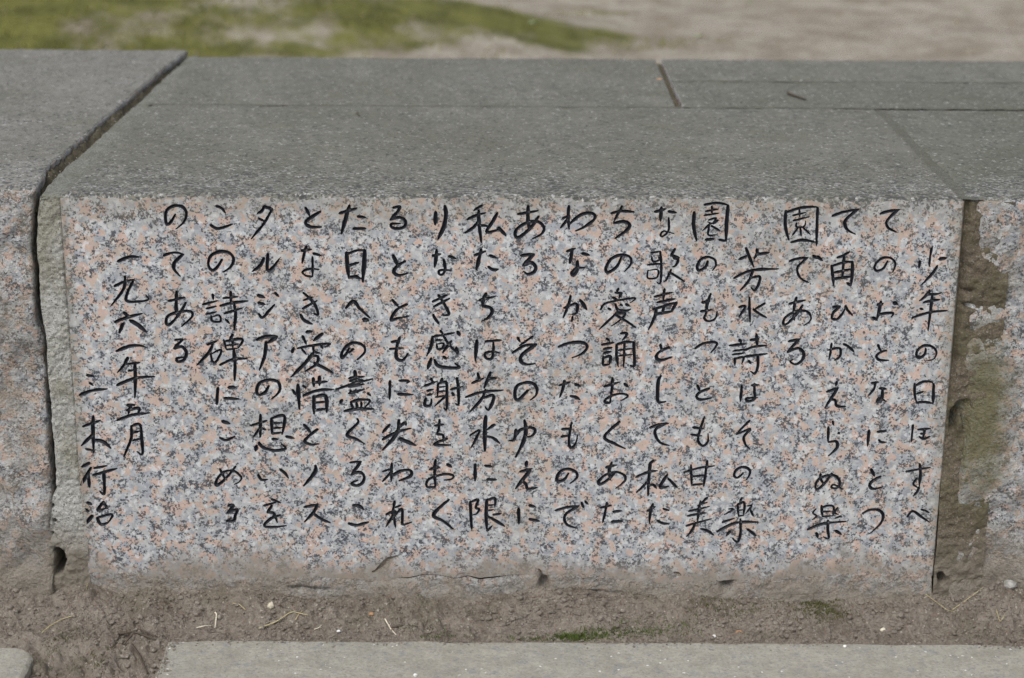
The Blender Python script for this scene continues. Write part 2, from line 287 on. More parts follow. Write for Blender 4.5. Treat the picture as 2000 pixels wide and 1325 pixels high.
STROKES = '''
@1500 380
少|1178,382 1168,430 1158,518;1092,478 1085,532;22:1228,465 1255,462 1286,458;1218,512 1180,570 1102,652
年|1165,690 1125,738 1088,766;1140,716 1200,718 1248,708;1118,776 1180,764 1234,757;1092,820 1115,828;20:1035,888 1160,848 1287,836;20:1182,715 1166,850 1150,978
の|1135,1110 1125,1150 1090,1175 1068,1160 1075,1120 1120,1088 1175,1092 1210,1130 1195,1180 1150,1195
て|805,140 860,122 948,110;932,116 875,165 850,205 870,245 925,272
の|860,478 830,530 785,550 765,530 780,490 830,456 885,460 916,500 895,560
お|22:812,768 800,830 785,895;785,868 840,855 902,854 885,882;24:900,775 928,790;752,882 785,905;24:785,795 828,785
と|788,1078 812,1130;852,1120 800,1140 780,1165 800,1190 868,1193
て|20:462,155 540,128 655,105;20:645,110 575,165 552,205 572,255 628,286
再|20:495,455 540,440 588,412;548,440 540,520 535,600;20:455,510 465,580 472,658;460,515 540,490 608,483;20:606,483 606,560 596,658;475,562 600,537;470,608 600,590;596,655 565,635
ひ|463,810 520,803;516,808 470,850 460,890 500,895 545,840 555,800;20:555,800 575,835 608,870
か|428,1120 500,1105 522,1120 516,1165 478,1192;457,1068 450,1130 438,1190;20:540,1075 580,1095 618,1132
園|22:128,118 125,230 150,328;130,130 230,98 340,90 362,105;22:357,98 352,230 348,368;165,345 250,328 345,345;14:178,152 275,130;14:225,110 228,165;14:180,190 300,160;14:205,205 205,235 260,230 270,192;14:212,245 175,295;14:230,235 240,300;14:250,238 305,288
で|20:152,482 210,462 288,454;20:278,460 215,520 215,570 245,612 292,632;20:322,438 352,462;20:352,445 390,474
あ|150,787 268,760;205,738 186,830 190,905;250,795 205,860 140,928 110,930 125,885 190,845 270,838 306,870 302,910 258,942
る|148,1057 228,1040;222,1045 138,1132;20:140,1135 215,1105 256,1140 246,1190 200,1222 160,1202 180,1185
@1500 720
日|20:1055,108 1054,180 1068,246;20:1060,125 1110,98 1165,94 1190,110;22:1191,110 1189,180 1186,258;18:1070,182 1118,166;22:1065,246 1130,242 1186,252
は|1042,405 1030,528;1075,440 1168,432;1127,440 1115,500;18:1085,488 1120,507 1162,487;1095,470 1132,466
す|18:992,743 1080,725 1168,712;20:1090,683 1096,760 1086,850;1070,790 1045,830 1080,858;1086,850 1075,880 1048,915
べ|1000,1068 1040,1025 1100,1065 1162,1106;18:1100,1012 1128,1024;18:1130,1018 1158,1038
な|740,105 798,98;775,92 760,150 722,192;800,142 852,148;822,150 818,222 785,242 800,215 848,236
に|20:727,442 715,558;785,455 852,450;18:795,513 815,530 852,530
と|740,722 765,775;20:812,775 750,810 730,845 760,867 828,850
つ|678,1042 740,1015 800,1020 828,1060 805,1120 728,1188
え|20:495,92 487,125;420,168 508,140;20:500,145 408,284;455,225 482,228 497,272 558,272
ら|465,378 472,408;20:435,418 432,500 432,532;20:432,530 490,525 496,570 435,628;24:505,460 515,470
ぬ|378,755 378,790 400,830;458,752 420,810 362,866 340,855 360,800 430,768 490,775 516,820 495,860 455,855 475,835 537,868
樂|385,985 390,1062;16:390,998 440,985 472,998 466,1060;14:395,1030 458,1026;14:390,1064 462,1060;15:345,1008 322,1040 350,1060 318,1088;15:502,998 480,1035 508,1052;15:528,1060 480,1078;20:283,1158 400,1115 558,1100;20:430,1090 430,1160 436,1222 400,1210;20:348,1180 358,1218;22:485,1165 527,1192
@1150 380
ち|22:160,137 230,120 325,126;240,82 215,130 178,198;22:180,207 250,195 292,215 275,255 188,318
の|20:235,450 200,520 140,560 122,530 160,465 230,435 295,450 302,500 258,552
愛|215,675 200,700;190,706 242,712;170,738 212,762;236,705 216,748;16:85,828 110,790 180,768 332,745 300,778;138,818 162,832;190,788 210,830 260,837 302,825;225,788 242,802;265,788 292,802;17:218,835 150,900 73,972;15:180,862 262,856 222,905 162,947;20:195,868 260,905 338,957
誦|125,1032 150,1055;90,1082 182,1065;105,1112 168,1100;105,1142 162,1130;105,1165 100,1228;110,1175 156,1165 145,1228;103,1228 150,1222;18:228,1000 278,1000 242,1048;20:200,1078 200,1160 212,1240;200,1080 260,1062 322,1062;22:322,1062 327,1150 326,1234 298,1228;16:257,1055 250,1244;14:210,1120 320,1108;14:210,1162 320,1150
な|472,127 555,104;20:522,92 515,192;570,122 632,132;15:575,168 572,260 530,302 515,290 540,265 612,282
歌|15:445,420 512,410;15:452,445 460,480 502,475 502,445;15:420,507 542,495;15:425,545 425,602 490,597 495,542 430,547;20:512,408 521,500 516,632 490,632;622,388 588,442;595,440 652,455;610,460 642,470 625,510 600,522;592,538 565,600 542,628;20:580,560 640,595 688,628
声|472,737 602,703;545,678 535,762;488,778 622,750;460,828 550,800 634,774;632,776 590,847;480,862 602,840;540,805 530,852;20:487,820 470,890 428,975
と|20:513,1078 530,1132;20:582,1098 510,1130 485,1170 520,1192 598,1168
園|22:758,126 754,230 776,334;18:830,75 920,61 1008,78;26:1001,80 991,200 986,338;20:838,326 902,321;935,325 985,335;15:838,122 932,105;15:885,82 885,142;15:828,152 937,134;15:860,185 915,170 890,207 855,197;15:877,205 818,262;15:865,230 860,292 912,290;15:932,183 895,215;15:880,225 943,262
の|854,478 840,520 790,547 781,510 810,465 860,450 905,470 913,510 888,548
も|877,712 850,790 845,850 830,890 860,912 910,892 922,840;812,778 872,766;803,842 882,830
つ|763,1107 830,1070 918,1065 912,1095 878,1138
芳|20:1128,382 1150,440 1187,525;18:1082,467 1142,440;20:1205,392 1210,420 1190,462;20:1205,432 1298,418;20:1043,602 1170,547 1362,535;1177,555 1150,620 1088,692;18:1165,602 1228,590 1222,640 1192,692 1165,667
水|20:1155,738 1155,820 1160,918;1078,812 1127,805 1078,882;1267,783 1185,830;20:1180,825 1230,860 1278,887
詩|1080,1042 1100,1065;1010,1087 1128,1075;15:1035,1127 1143,1110;15:1030,1152 1122,1140;15:1050,1175 1050,1232;15:1055,1182 1112,1170 1100,1217;20:1205,1002 1210,1092;1158,1047 1222,1040;1120,1122 1180,1097 1278,1085;1120,1167 1283,1145;20:1215,1150 1215,1230 1195,1288 1163,1272;1148,1193 1165,1217
@1150 720
は|20:1100,122 1090,238;1168,122 1224,118;1190,108 1191,180 1190,220 1145,237 1135,215 1213,210
そ|20:1158,372 1058,472;20:1062,474 1162,435 1115,490 1125,545 1157,577
の|1112,750 1070,785 1045,770 1060,730 1110,708 1156,730 1152,770 1128,803
樂|1070,972 1075,1062;1070,980 1118,965 1112,1056;14:1080,1020 1110,1015;15:1075,1062 1112,1056;1102,928 1085,960;15:1005,1010 1042,1010 973,1052;16:958,1107 1052,1075;15:1140,990 1172,985 1128,1042;15:1165,1020 1182,1062;22:922,1172 1060,1110 1218,1105;22:1090,1080 1090,1180 1070,1248 1033,1220;1017,1168 988,1202;22:1138,1153 1202,1202
と|20:778,116 800,167;20:868,143 800,170 775,200 800,224 883,212
も|832,346 797,450 785,520 820,557 856,525 856,468;748,424 824,433;733,474 813,486
甘|20:683,747 790,716 903,700;20:735,692 740,842;20:852,662 826,848;18:745,777 832,768;18:740,838 826,830
美|852,928 790,985;16:782,985 852,962;16:717,1027 800,1008 868,992;16:708,1060 780,1047 846,1038;17:698,1132 790,1105 886,1080;17:802,950 790,1030 780,1105;18:770,1105 737,1170 702,1208;22:803,1152 850,1165 898,1197
し|22:520,52 500,90 495,180 500,242 553,238
て|20:438,427 500,405 572,395;20:545,400 480,440 485,495 520,537 578,553
私|20:467,658 430,692;20:338,782 420,747 493,735;22:442,680 431,800 426,915;18:425,810 385,852 342,892;430,845 460,835 487,862;22:567,762 540,800 513,857 575,846;22:570,790 600,820 633,858
た|20:418,1027 478,993;20:462,972 441,1045 435,1115;533,1008 578,1022;20:493,1093 530,1112 578,1117
お|20:108,132 218,98;22:171,66 166,150 155,222;20:155,222 150,247 113,242 130,215 200,185 265,185 277,205 228,232;20:253,108 282,132
く|22:222,382 113,490 185,540 263,577
あ|22:122,712 203,693;22:166,672 146,740 156,803;20:197,740 150,790 85,832 73,810 120,765 200,745 257,770 257,810 192,863
た|20:83,1002 163,983;20:132,962 116,1040 99,1108;173,1030 237,1023;22:163,1102 243,1098
@800 380
わ|24:1146,80 1140,160 1146,250;18:1098,172 1152,153;20:1150,160 1083,243;22:1150,212 1230,147 1310,135 1333,170 1270,225 1192,264
な|24:1128,412 1192,387;26:1167,390 1161,450 1150,494;22:1238,423 1293,437;24:1205,478 1205,540 1180,582 1165,565 1205,530 1258,528
か|1108,817 1190,785 1207,810 1197,855 1163,862;22:1157,728 1140,800 1103,888;26:1225,758 1245,785 1272,828;20:1172,878 1165,915
つ|22:1068,1097 1150,1068 1240,1065 1277,1095 1240,1145 1168,1174
あ|20:778,142 923,118;26:852,82 850,160 856,250;22:928,158 870,240 790,307 760,295 770,250 840,205 920,195 966,240 947,285 882,320
る|20:798,440 898,428;22:892,433 813,512;24:815,512 870,490 906,520 892,560 850,573 820,553
そ|775,1027 795,1062;20:888,1018 790,1087;20:738,1142 820,1090 913,1075;24:912,1078 812,1150 800,1200 840,1222 903,1216
私|20:523,77 460,117;20:413,182 480,150 548,133;26:496,115 500,220 516,345;22:500,190 455,240 397,278;20:510,222 563,228;22:632,132 600,190 553,272 645,250;24:637,235 693,298
た|20:468,437 548,408;26:515,393 497,470 480,543;20:573,438 628,457;22:563,518 600,542 638,538
ち|20:498,762 613,733;24:552,708 530,760 522,803;22:525,805 580,815 592,850 560,890 517,913
は|24:485,1046 478,1120 472,1200;22:543,1057 658,1048;20:602,1060 602,1120 590,1180 550,1177 543,1142 600,1130 648,1140
り|26:187,125 184,218;28:253,80 261,140 246,230 203,324
な|163,443 225,428;22:195,398 190,460 181,523;20:278,443 337,463;20:245,468 255,540 235,577 210,570 220,545 298,545
き|20:163,772 272,723;20:173,807 288,748;22:205,722 250,790 282,862 228,867;24:168,862 182,890 212,933
感|18:172,1022 322,995;22:220,978 240,1002;20:165,1020 155,1090 122,1163;18:235,1005 285,1080 347,1148;302,1052 238,1137;22:343,983 362,1018;15:195,1077 202,1112 237,1105 242,1070 195,1077;16:185,1050 238,1045;22:335,1098 347,1148;20:238,1165 268,1182;26:157,1175 130,1254;24:180,1188 215,1237 355,1247 325,1213
@800 720
た|20:1073,122 1153,98;24:1115,86 1100,150 1078,209;24:1188,113 1228,128;22:1153,198 1190,205 1224,224
も|20:1165,386 1150,470 1145,540 1165,572 1195,532 1207,478;20:1093,437 1163,433;20:1088,490 1143,484
の|22:1142,753 1110,800 1070,812 1058,790 1085,740 1140,722 1196,745 1202,785 1153,827
で|20:1046,1022 1130,998 1218,988;22:1212,992 1130,1040 1112,1085 1135,1125 1200,1147;20:1235,962 1252,1002;22:1262,953 1283,977
の|24:850,155 820,190 775,227 756,195 770,130 830,102 890,110 916,150 906,195 868,227
ゆ|22:765,436 760,480 745,517 716,516;22:757,490 800,440 870,425 903,445 882,482 828,497;28:825,370 836,440 820,520 762,638
え|26:842,666 836,704;20:793,742 883,720;24:870,728 820,790 762,864;22:815,810 838,835 850,867 918,855
に|22:783,1005 786,1118;22:858,983 904,996;22:858,1083 933,1097
芳|20:488,30 507,92;20:447,107 533,70;22:582,26 560,80 535,142;20:560,77 628,68;22:402,207 520,170 673,156;20:547,152 510,230 432,313;24:535,212 600,192 597,240 567,298 543,275
水|30:547,340 541,440 541,594;20:433,482 502,443 480,500 442,570;24:610,402 555,442;24:553,488 600,500 648,538
に|22:472,685 470,810;22:538,698 593,706;22:556,798 624,800
限|24:436,955 440,1060 446,1155;440,960 493,943 475,1000 502,1010 480,1045 450,1052;24:555,942 550,1060 556,1170;555,948 613,933 612,992;15:560,985 608,980;15:560,1022 605,1015;18:560,1167 593,1130;18:598,1052 658,1044;22:565,1065 620,1095 683,1134
謝|20:153,70 166,97;18:107,128 193,93;18:123,162 173,150;16:125,192 165,184;22:117,212 110,267 150,262 157,218;20:237,70 220,102;18:205,105 200,202;22:205,110 262,100 268,180 266,295 245,282;15:205,137 257,130;15:205,167 257,160;16:183,207 262,195;18:257,202 178,272;18:293,152 383,130;22:340,66 351,160 351,260 330,252;18:303,173 322,198
を|20:178,412 248,400;20:216,366 210,430 195,473;20:195,475 240,480 243,530;20:272,505 200,530 183,550 298,550
お|20:143,727 218,708;22:186,656 180,760 186,852;20:186,852 130,852 120,825 150,790 250,760 313,770 302,795 248,802;22:268,686 303,710
く|24:283,942 172,1050 240,1095 313,1154
@450 380
る|20:1167,97 1223,84;22:1220,85 1205,120 1148,182;22:1150,182 1215,165 1257,190 1252,230 1205,247 1160,237 1158,212 1223,210
と|24:1168,436 1202,510;22:1258,478 1195,520 1175,560 1210,582 1273,566
と|20:1163,756 1207,808;20:1273,788 1195,830 1153,903 1200,892 1283,874
も|20:1155,1062 1218,1050;22:1143,1112 1243,1104;26:1217,1027 1200,1080 1190,1150 1205,1187 1242,1190 1278,1142
た|22:782,137 910,98;26:857,77 832,160 798,285;22:913,158 973,167;22:883,247 973,244
日|26:835,416 840,500 852,605;18:840,430 900,405 970,400;28:966,398 961,500 950,630;20:853,512 923,489;24:855,597 900,592 940,608
へ|24:828,818 885,770 930,820 1003,888;30:955,898 990,908
の|22:853,1108 830,1150 800,1177 805,1130 850,1080 910,1067 962,1095 962,1140 912,1188;16:885,1108 850,1142
と|20:538,92 570,152;22:648,122 560,180 540,210 580,234 653,235
な|20:508,407 583,394;20:546,372 527,440 515,495;20:593,423 653,441;18:590,448 591,540 590,590;18:590,590 545,585 517,557 575,535 638,540
き|22:523,706 600,780 632,864 600,856;18:523,762 593,738;18:518,822 623,763;22:503,862 530,905 588,932
愛|22:518,1016 547,1078;26:665,998 598,1052;22:443,1138 455,1100;20:478,1107 600,1085 718,1072 682,1097;24:545,990 590,985;16:512,1110 545,1150;20:595,1088 603,1130 642,1142;16:650,1085 665,1110;24:603,1130 540,1210 436,1313;20:560,1165 628,1165 617,1220 537,1272;24:600,1210 660,1240 738,1283
タ|22:245,82 225,120 193,137;22:250,92 303,104;20:300,105 240,210 152,318;20:203,173 243,192
ル|22:242,456 215,510 157,554;22:270,426 265,542 300,530 353,462
ジ|24:193,723 247,742;22:198,778 248,792;20:203,858 230,887 270,845 318,792;20:318,706 347,733
ア|26:188,1047 250,1025 338,1020;24:333,1028 268,1068;22:257,1060 246,1160 208,1264
@450 720
に|20:1146,86 1145,224;20:1213,88 1283,90 1265,107;22:1203,185 1313,189
失|22:1147,402 1093,462;22:1210,425 1255,388 1262,410;26:1212,367 1195,470 1092,588;22:1093,512 1190,460 1298,430;28:1213,503 1333,553
わ|20:1160,680 1155,814;18:1093,742 1168,718;20:1165,735 1093,814;24:1160,772 1230,735 1295,735 1293,775 1212,807
れ|20:1182,952 1166,1040 1170,1090;18:1183,1000 1228,982;20:1118,1052 1187,1025 1117,1139;16:1175,1060 1187,1143;20:1180,1062 1232,1008 1236,1080 1240,1122 1303,1104
盡|22:895,16 905,112;20:850,72 963,58;18:857,92 953,80;20:760,150 870,115 1023,75;20:848,132 963,113;18:858,158 882,177;18:900,153 918,177;20:848,180 963,150;20:803,222 788,254;20:985,178 1010,197;20:863,242 930,225 1002,230 970,277;18:865,248 887,292;18:905,248 916,292;18:942,243 940,287;24:817,308 920,290 1028,291
く|22:910,360 915,392 838,475 900,505 968,543
る|20:858,677 943,667;22:936,675 868,762;22:870,762 930,745 962,780 946,825 905,842 870,825 918,803
こ|24:878,983 930,990 958,1014;24:848,1112 910,1127 993,1103
惜|26:485,115 490,200 497,294;20:448,152 467,190;20:520,122 543,142;24:595,66 601,132;24:640,56 641,122;22:588,102 698,94;22:522,197 620,160 743,150;26:600,198 601,329;24:605,205 685,200 692,315;18:610,245 683,240;22:605,302 683,291
と|24:528,402 577,458;22:628,436 560,490 535,525 580,547 638,541
ノ|28:612,696 605,750 527,844
ス|22:528,998 622,978;22:627,972 600,1030 532,1104;24:600,1045 650,1080 718,1109
の|22:277,122 250,170 210,190 190,170 205,110 270,82 340,95 357,145 337,185 297,218
想|20:147,412 263,374;24:216,330 216,400 214,494;18:210,430 165,494;18:220,428 258,441;22:295,357 300,472;22:295,358 388,344 372,474;16:305,395 370,390;16:305,430 370,425;18:300,468 367,462;26:187,556 180,594;24:203,532 240,570 320,590 398,575 365,543;22:398,488 458,502;20:300,507 343,510
い|22:198,762 225,800 268,797;22:358,726 395,755 417,789
を|20:293,937 363,967;20:238,987 330,962;20:300,985 263,1037;20:270,1035 312,1042 337,1107;20:358,1053 290,1080 243,1130 300,1141 403,1130
@100 380
こ|22:1183,82 1225,100 1252,134;20:1143,218 1200,246 1303,213
の|22:1228,467 1195,520 1160,547 1130,510 1145,445 1210,412 1280,420 1311,465 1291,520 1237,558
詩|20:1160,716 1165,757;18:1088,792 1198,764;15:1113,822 1188,805;15:1110,862 1188,845;15:1150,873 1160,912 1217,912 1207,868 1155,882;20:1291,696 1291,782;18:1233,747 1343,735;20:1213,802 1300,780 1415,766;18:1243,857 1378,815;20:1315,790 1325,870 1315,975;18:1253,898 1282,928
碑|18:1120,1082 1193,1053;20:1167,1063 1130,1140 1047,1228;18:1145,1140 1160,1202 1190,1197 1222,1118 1150,1147;20:1307,1005 1283,1042;18:1240,1043 1257,1112;20:1243,1057 1373,1040 1347,1102;15:1255,1087 1350,1076;15:1260,1117 1342,1105;15:1305,1045 1305,1112;20:1212,1227 1300,1187 1408,1180;24:1311,1110 1321,1220 1318,1338
の|20:893,142 865,190 835,217 822,180 830,115 885,82 945,90 972,140 952,200 897,248
て|20:808,440 880,418 953,430;24:947,432 887,490 885,540 928,588
あ|20:843,767 963,739;24:901,696 898,800 905,888;20:968,777 920,860 850,937 825,920 845,870 930,845 1000,840 1012,880 937,948
る|20:888,1047 948,1039;20:945,1045 878,1107;22:885,1110 940,1095 972,1140 952,1190 910,1202 903,1180 953,1169
一|22:477,482 560,450 633,450
九|20:452,662 520,630 598,610;22:531,585 520,680 432,799;20:597,610 555,690 540,762 620,771 698,756 680,723
六|24:518,846 563,882;22:457,917 560,880 653,857;22:517,927 488,998;26:568,908 620,935 683,989
一|22:467,1127 560,1092 630,1086 683,1101
年|22:552,1171 520,1230 477,1279;18:520,1222 638,1209;18:553,1270 590,1262;24:600,1215 605,1330 601,1462;22:472,1372 600,1322 743,1309
@100 720
五|22:543,265 603,262;20:572,268 553,327;22:540,302 632,285 620,327;22:472,373 580,335 708,320
月|22:575,411 575,500 522,634;22:575,415 637,404 650,500 656,615 618,597;18:588,462 637,450;18:588,517 642,505
三|24:253,48 308,56;18:273,102 302,122;22:202,193 290,160 404,147
木|20:227,418 353,374;24:302,340 300,450 306,606;22:300,475 217,554;24:318,513 380,530 428,574;20:248,578 312,592
行|26:278,677 222,707;24:287,712 213,839;24:265,758 276,855;20:308,717 403,699;22:303,767 473,719;24:378,748 382,900 348,880
治|24:257,962 293,978;22:238,1013 272,1028;24:297,1057 237,1129;22:377,956 333,1022 403,1000;22:375,962 408,1008;22:328,1073 360,1122 412,1105;20:333,1072 438,1049 412,1105
に|24:1198,136 1190,260;26:1272,137 1323,136;24:1243,213 1348,220
こ|26:1228,378 1283,397;22:1213,498 1260,516 1318,488
め|20:1213,722 1245,785 1262,803;20:1327,702 1260,785 1190,842 1190,800 1240,745 1310,735 1366,780 1352,815 1318,832
る|20:1268,987 1312,984 1263,1037;20:1270,1035 1337,1014 1322,1060 1312,1095 1258,1097 1290,1080
'''
# ---------------------------------------------------------------- the inscription (strokes traced on the front plane, cut as V grooves)
def smooth_line(P, step):
    P = np.array(P, float); n = len(P)
    if n > 2:
        Q = []
        for i in range(n-1):
            p0 = P[max(i-1, 0)]; p1 = P[i]; p2 = P[i+1]; p3 = P[min(i+2, n-1)]
            for t in np.linspace(0, 1, 9)[:-1]:
                Q.append(.5*((2*p1)+(-p0+p2)*t+(2*p0-5*p1+4*p2-p3)*t*t+(-p0+3*p1-3*p2+p3)*t**3))
        Q.append(P[-1]); P = np.array(Q)
    L = np.r_[0, np.cumsum(np.hypot(*(P[1:]-P[:-1]).T))]; m = max(3, int(round(L[-1]/step))+1); s = np.linspace(0, L[-1], m)
    return np.stack([np.interp(s, L, P[:, 0]), np.interp(s, L, P[:, 1])], 1)
def parse():
    chars = []; ox = oy = 0
    for ln in STROKES.strip().splitlines():
        if ln[0] == '@': ox, oy = map(float, ln[1:].split()); continue
        ch, body = ln.split('|'); st = []
        for s in body.split(';'):
            wd = 19.
            if ':' in s: a, s = s.split(':'); wd = float(a)
            pts = [tuple(map(float, q.split(','))) for q in s.split()]
            st.append(([face(ox+x/3.68, oy+y/3.68) for x, y in pts], wd*.153e-3*.5*WIDTH))
        chars.append((ch, st))
    return chars
WIDTH = 1.18
chars = parse()
CHIPS = [([(728, 1118), (748, 1108), (760, 1094), (776, 1087)], .0058), ([(1052, 1112), (1060, 1126)], .003), ([(1316, 1118), (1330, 1124)], .003)]
for c, h in CHIPS: chars.append(('', [([face(*p) for p in c], h)]))
# outline of the sawn face
nb = 500
xs = np.linspace(.003, .997, nb)
zt = -.0022-.0028*np.clip(fbm(P3(xs, 0), 70, 4, 5)+.3, 0, 1)-.004*np.clip(fbm(P3(xs, 3), 25, 3, 9)-.25, 0, 1)*2
pxb = [120, 300, 400, 520, 620, 690, 760, 830, 900, 1060, 1150, 1300, 1420, 1560, 1700, 1840]; pyb = [1116, 1124, 1132, 1130, 1124, 1132, 1134, 1122, 1128, 1122, 1124, 1140, 1134, 1128, 1118, 1124]
zb = np.interp(xs, [face(a, b)[0] for a, b in zip(pxb, pyb)], [face(a, b)[1] for a, b in zip(pxb, pyb)])+.003*fbm(P3(xs, 7), 60, 4, 3)
zs = np.linspace(0, 1, 160)[1:-1]
def side(x0, z0, z1, s): z = z0+(z1-z0)*zs; return np.stack([x0+.0012*fbm(P3(z, s), 90, 3, s), z], 1)
left_e = side(.003, zt[0], zb[0], 21); right_e = side(.997, zt[-1], zb[-1], 31)
ring = np.vstack([np.stack([xs, zt], 1), right_e, np.stack([xs, zb], 1)[::-1], left_e[::-1]])
V2 = [Vector(p*1000) for p in ring]; E2 = [(i, (i+1) % len(ring)) for i in range(len(ring))]
segs = []   # a, b, ha, hb, char
for ci, (ch, sts) in enumerate(chars):
    for k, (pts, hw) in enumerate(sts):
        C = smooth_line(pts, .0013); m = len(C); t = np.linspace(0, 1, m)
        L = np.hypot(*(C[-1]-C[0]))
        prof = np.minimum(1, .72+t*2.2)*np.where(t > .6, 1-.55*((t-.6)/.4)**1.6, 1) if ch else np.sin(np.pi*np.clip(t, .12, .88))
        h = hw*prof*(1+.10*fbm(P3(C[:, 0], C[:, 1]), 420, 2, 40)+.28*fbm(P3(C[:, 0], C[:, 1]), 90, 2, 44))
        C = C+np.stack([fbm(P3(C[:, 0], C[:, 1]), 500, 2, 60), fbm(P3(C[:, 0], C[:, 1]), 500, 2, 70)], 1)*.00022
        T = np.gradient(C, axis=0); T /= np.linalg.norm(T, axis=1)[:, None]+1e-12; N = np.stack([-T[:, 1], T[:, 0]], 1)
        cap0 = C[0]-T[0]*h[0]*.8; cap1 = C[-1]+T[-1]*h[-1]*1.1
        out = np.vstack([[cap0], C+N*h[:, None], [cap1], (C-N*h[:, None])[::-1]])
        b0 = len(V2); V2 += [Vector(p*1000) for p in out]; q = len(out); E2 += [(b0+i, b0+(i+1) % q) for i in range(q)]
        b1 = len(V2); V2 += [Vector(p*1000) for p in C]; E2 += [(b1+i, b1+i+1) for i in range(m-1)]
        for i in range(m-1): segs.append((*C[i], *C[i+1], h[i], h[i+1], ci))
        segs.append((*C[0], *cap0, h[0], h[0]*.12, ci)); segs.append((*C[-1], *cap1, h[-1], h[-1]*.12, ci))
res = delaunay_2d_cdt(V2, E2, [], 0, 1e-3, False)
VV = np.array([tuple(v) for v in res[0]])/1000; FF = np.array([f for f in res[2] if len(f) == 3])
segs = np.array(segs)
def inside_val(P, sg):
    """how far inside the strokes (fraction of the half width) each point lies"""
    best = np.full(len(P), -9.); deep = np.full(len(P), -9.)
    for s in sg:
        a = s[0:2]; d = s[2:4]-a; ll = d@d
        near = np.where((abs(P[:, 0]-(a[0]+d[0]/2)) < .006) & (abs(P[:, 1]-(a[1]+d[1]/2)) < .006))[0]
        if not len(near): continue
        q = P[near]; t = np.clip(((q-a)@d)/max(ll, 1e-14), 0, 1); hh = s[4]+(s[5]-s[4])*t
        v = hh-np.hypot(*(q-a-t[:, None]*d).T)
        best[near] = np.maximum(best[near], v)
    return best
cen = VV[FF].mean(1)
owner = np.full(len(FF), -1); dep = np.zeros(len(VV))
for ci in range(len(chars)):
    sg = segs[segs[:, 6] == ci]
    lo = np.minimum(sg[:, 0:2].min(0), sg[:, 2:4].min(0))-.006; hi = np.maximum(sg[:, 0:2].max(0), sg[:, 2:4].max(0))+.006
    k = np.where(np.all((cen > lo) & (cen < hi), 1))[0]; v = inside_val(cen[k], sg); kk = k[(v > 0) & (owner[k] < 0)]; owner[kk] = ci
    k = np.where(np.all((VV > lo) & (VV < hi), 1))[0]; v = inside_val(VV[k], sg); dep[k] = np.maximum(dep[k], np.clip(v, 0, 1))
rimv = np.unique(FF[owner < 0]); isrim = np.zeros(len(VV), bool); isrim[rimv] = True
dep = np.where(isrim, 0, np.maximum(dep, .0002))
D = .0036*(1-np.exp(-dep/.0010))
# keep only triangles inside the outline (the hull is convex but the outline is slightly ragged)
def inring(P):
    top = np.interp(P[:, 0], xs, zt); bot = np.interp(P[:, 0], xs, zb); return (P[:, 1] < top+2e-5) & (P[:, 1] > bot-2e-5)
a, b, c = VV[FF[:, 0]], VV[FF[:, 1]], VV[FF[:, 2]]
area = (b[:, 0]-a[:, 0])*(c[:, 1]-a[:, 1])-(b[:, 1]-a[:, 1])*(c[:, 0]-a[:, 0])
FF = np.where((area < 0)[:, None], FF[:, ::-1], FF)          # counter-clockwise in (x,z): normal towards the viewer (-y)
keep = inring(cen) & (abs(area) > 1e-13)
V3 = np.stack([VV[:, 0], D, VV[:, 1]], 1)

# ---------------------------------------------------------------- the granite bench wall
wall = tag(empty('stone_wall', (.5, .46, -.53)), 'low wide wall of granite blocks with grey weathered top and inscribed pink face', 'wall', kind='thing')
parts_v = []; parts_f = []; parts_m = []; off = 0
def add(V, Fc, mi):
    global off
    parts_v.append(V); parts_f.append(Fc+off); parts_m.append(np.full(len(Fc), mi)); off += len(V)
f0 = FF[keep & (owner < 0)]; used = np.unique(f0); rm = np.full(len(V3), -1); rm[used] = np.arange(len(used))
faces_all = []; 
add(V3[used], rm[f0], 0)
# arris and top of the inscribed stone
ys = np.r_[0, .0012, .003, .006, np.arange(.012, .522, .006)]
Xg, Yg = np.meshgrid(xs, ys, indexing='ij'); Zg = np.zeros_like(Xg)
P = P3(Xg, Yg)
Zg = (-.0008*np.exp(-Yg/.004)+(.0011*fbm(P, 30, 5, 2)+.0005*fbm(P, 160, 3, 8)).reshape(Xg.shape)*sstep(0, .01, Yg))
Zg += (zt[:, None]*np.array([1, .45, .15, 0]+[0]*(len(ys)-4))[None, :])
Zg[:, 0] = zt
Zg -= .004*np.clip(1-np.minimum(Xg-.003, .997-Xg)/.004, 0, 1)*sstep(0, .01, Yg)
Zg -= .003*sstep(.514, .521, Yg)
tri = grid_faces(len(xs), len(ys))
add(np.stack([Xg.ravel(), Yg.ravel(), Zg.ravel()], 1), tri, 1)
nq0 = len(tri)
# sides
for (ed, x1, sgn) in ((np.vstack([[xs[0], zt[0]], left_e, [xs[0], zb[0]]]), 0.0, 0), (np.vstack([[xs[-1], zt[-1]], right_e, [xs[-1], zb[-1]]]), 1.0, 1)):
    rows = []
    for y, k in ((0, 0), (.0015, .6), (.004, 1), (.02, 1), (.52, 1)):
        rows.append(np.stack([ed[:, 0]+(x1-ed[:, 0])*k, np.full(len(ed), y), ed[:, 1]], 1))
    A = np.array(rows); add(A.reshape(-1, 3), grid_faces(len(rows), len(ed), flip=not sgn), 0)
# rough foot of the stone below the sawn face
vs = np.linspace(0, 1, 46); Xf, Vf = np.meshgrid(xs, vs, indexing='ij'); Zf = zb[:, None]+(-.545-zb[:, None])*Vf**1.0
P = P3(Xf, 0, Zf)
out = .0006*sstep(0, .05, Vf)+.006*sstep(.05, .55, Vf)+(.0050*fbm(P, 28, 5, 15)+.0022*fbm(P, 110, 4, 25)).reshape(Xf.shape)*sstep(0, .18, Vf)
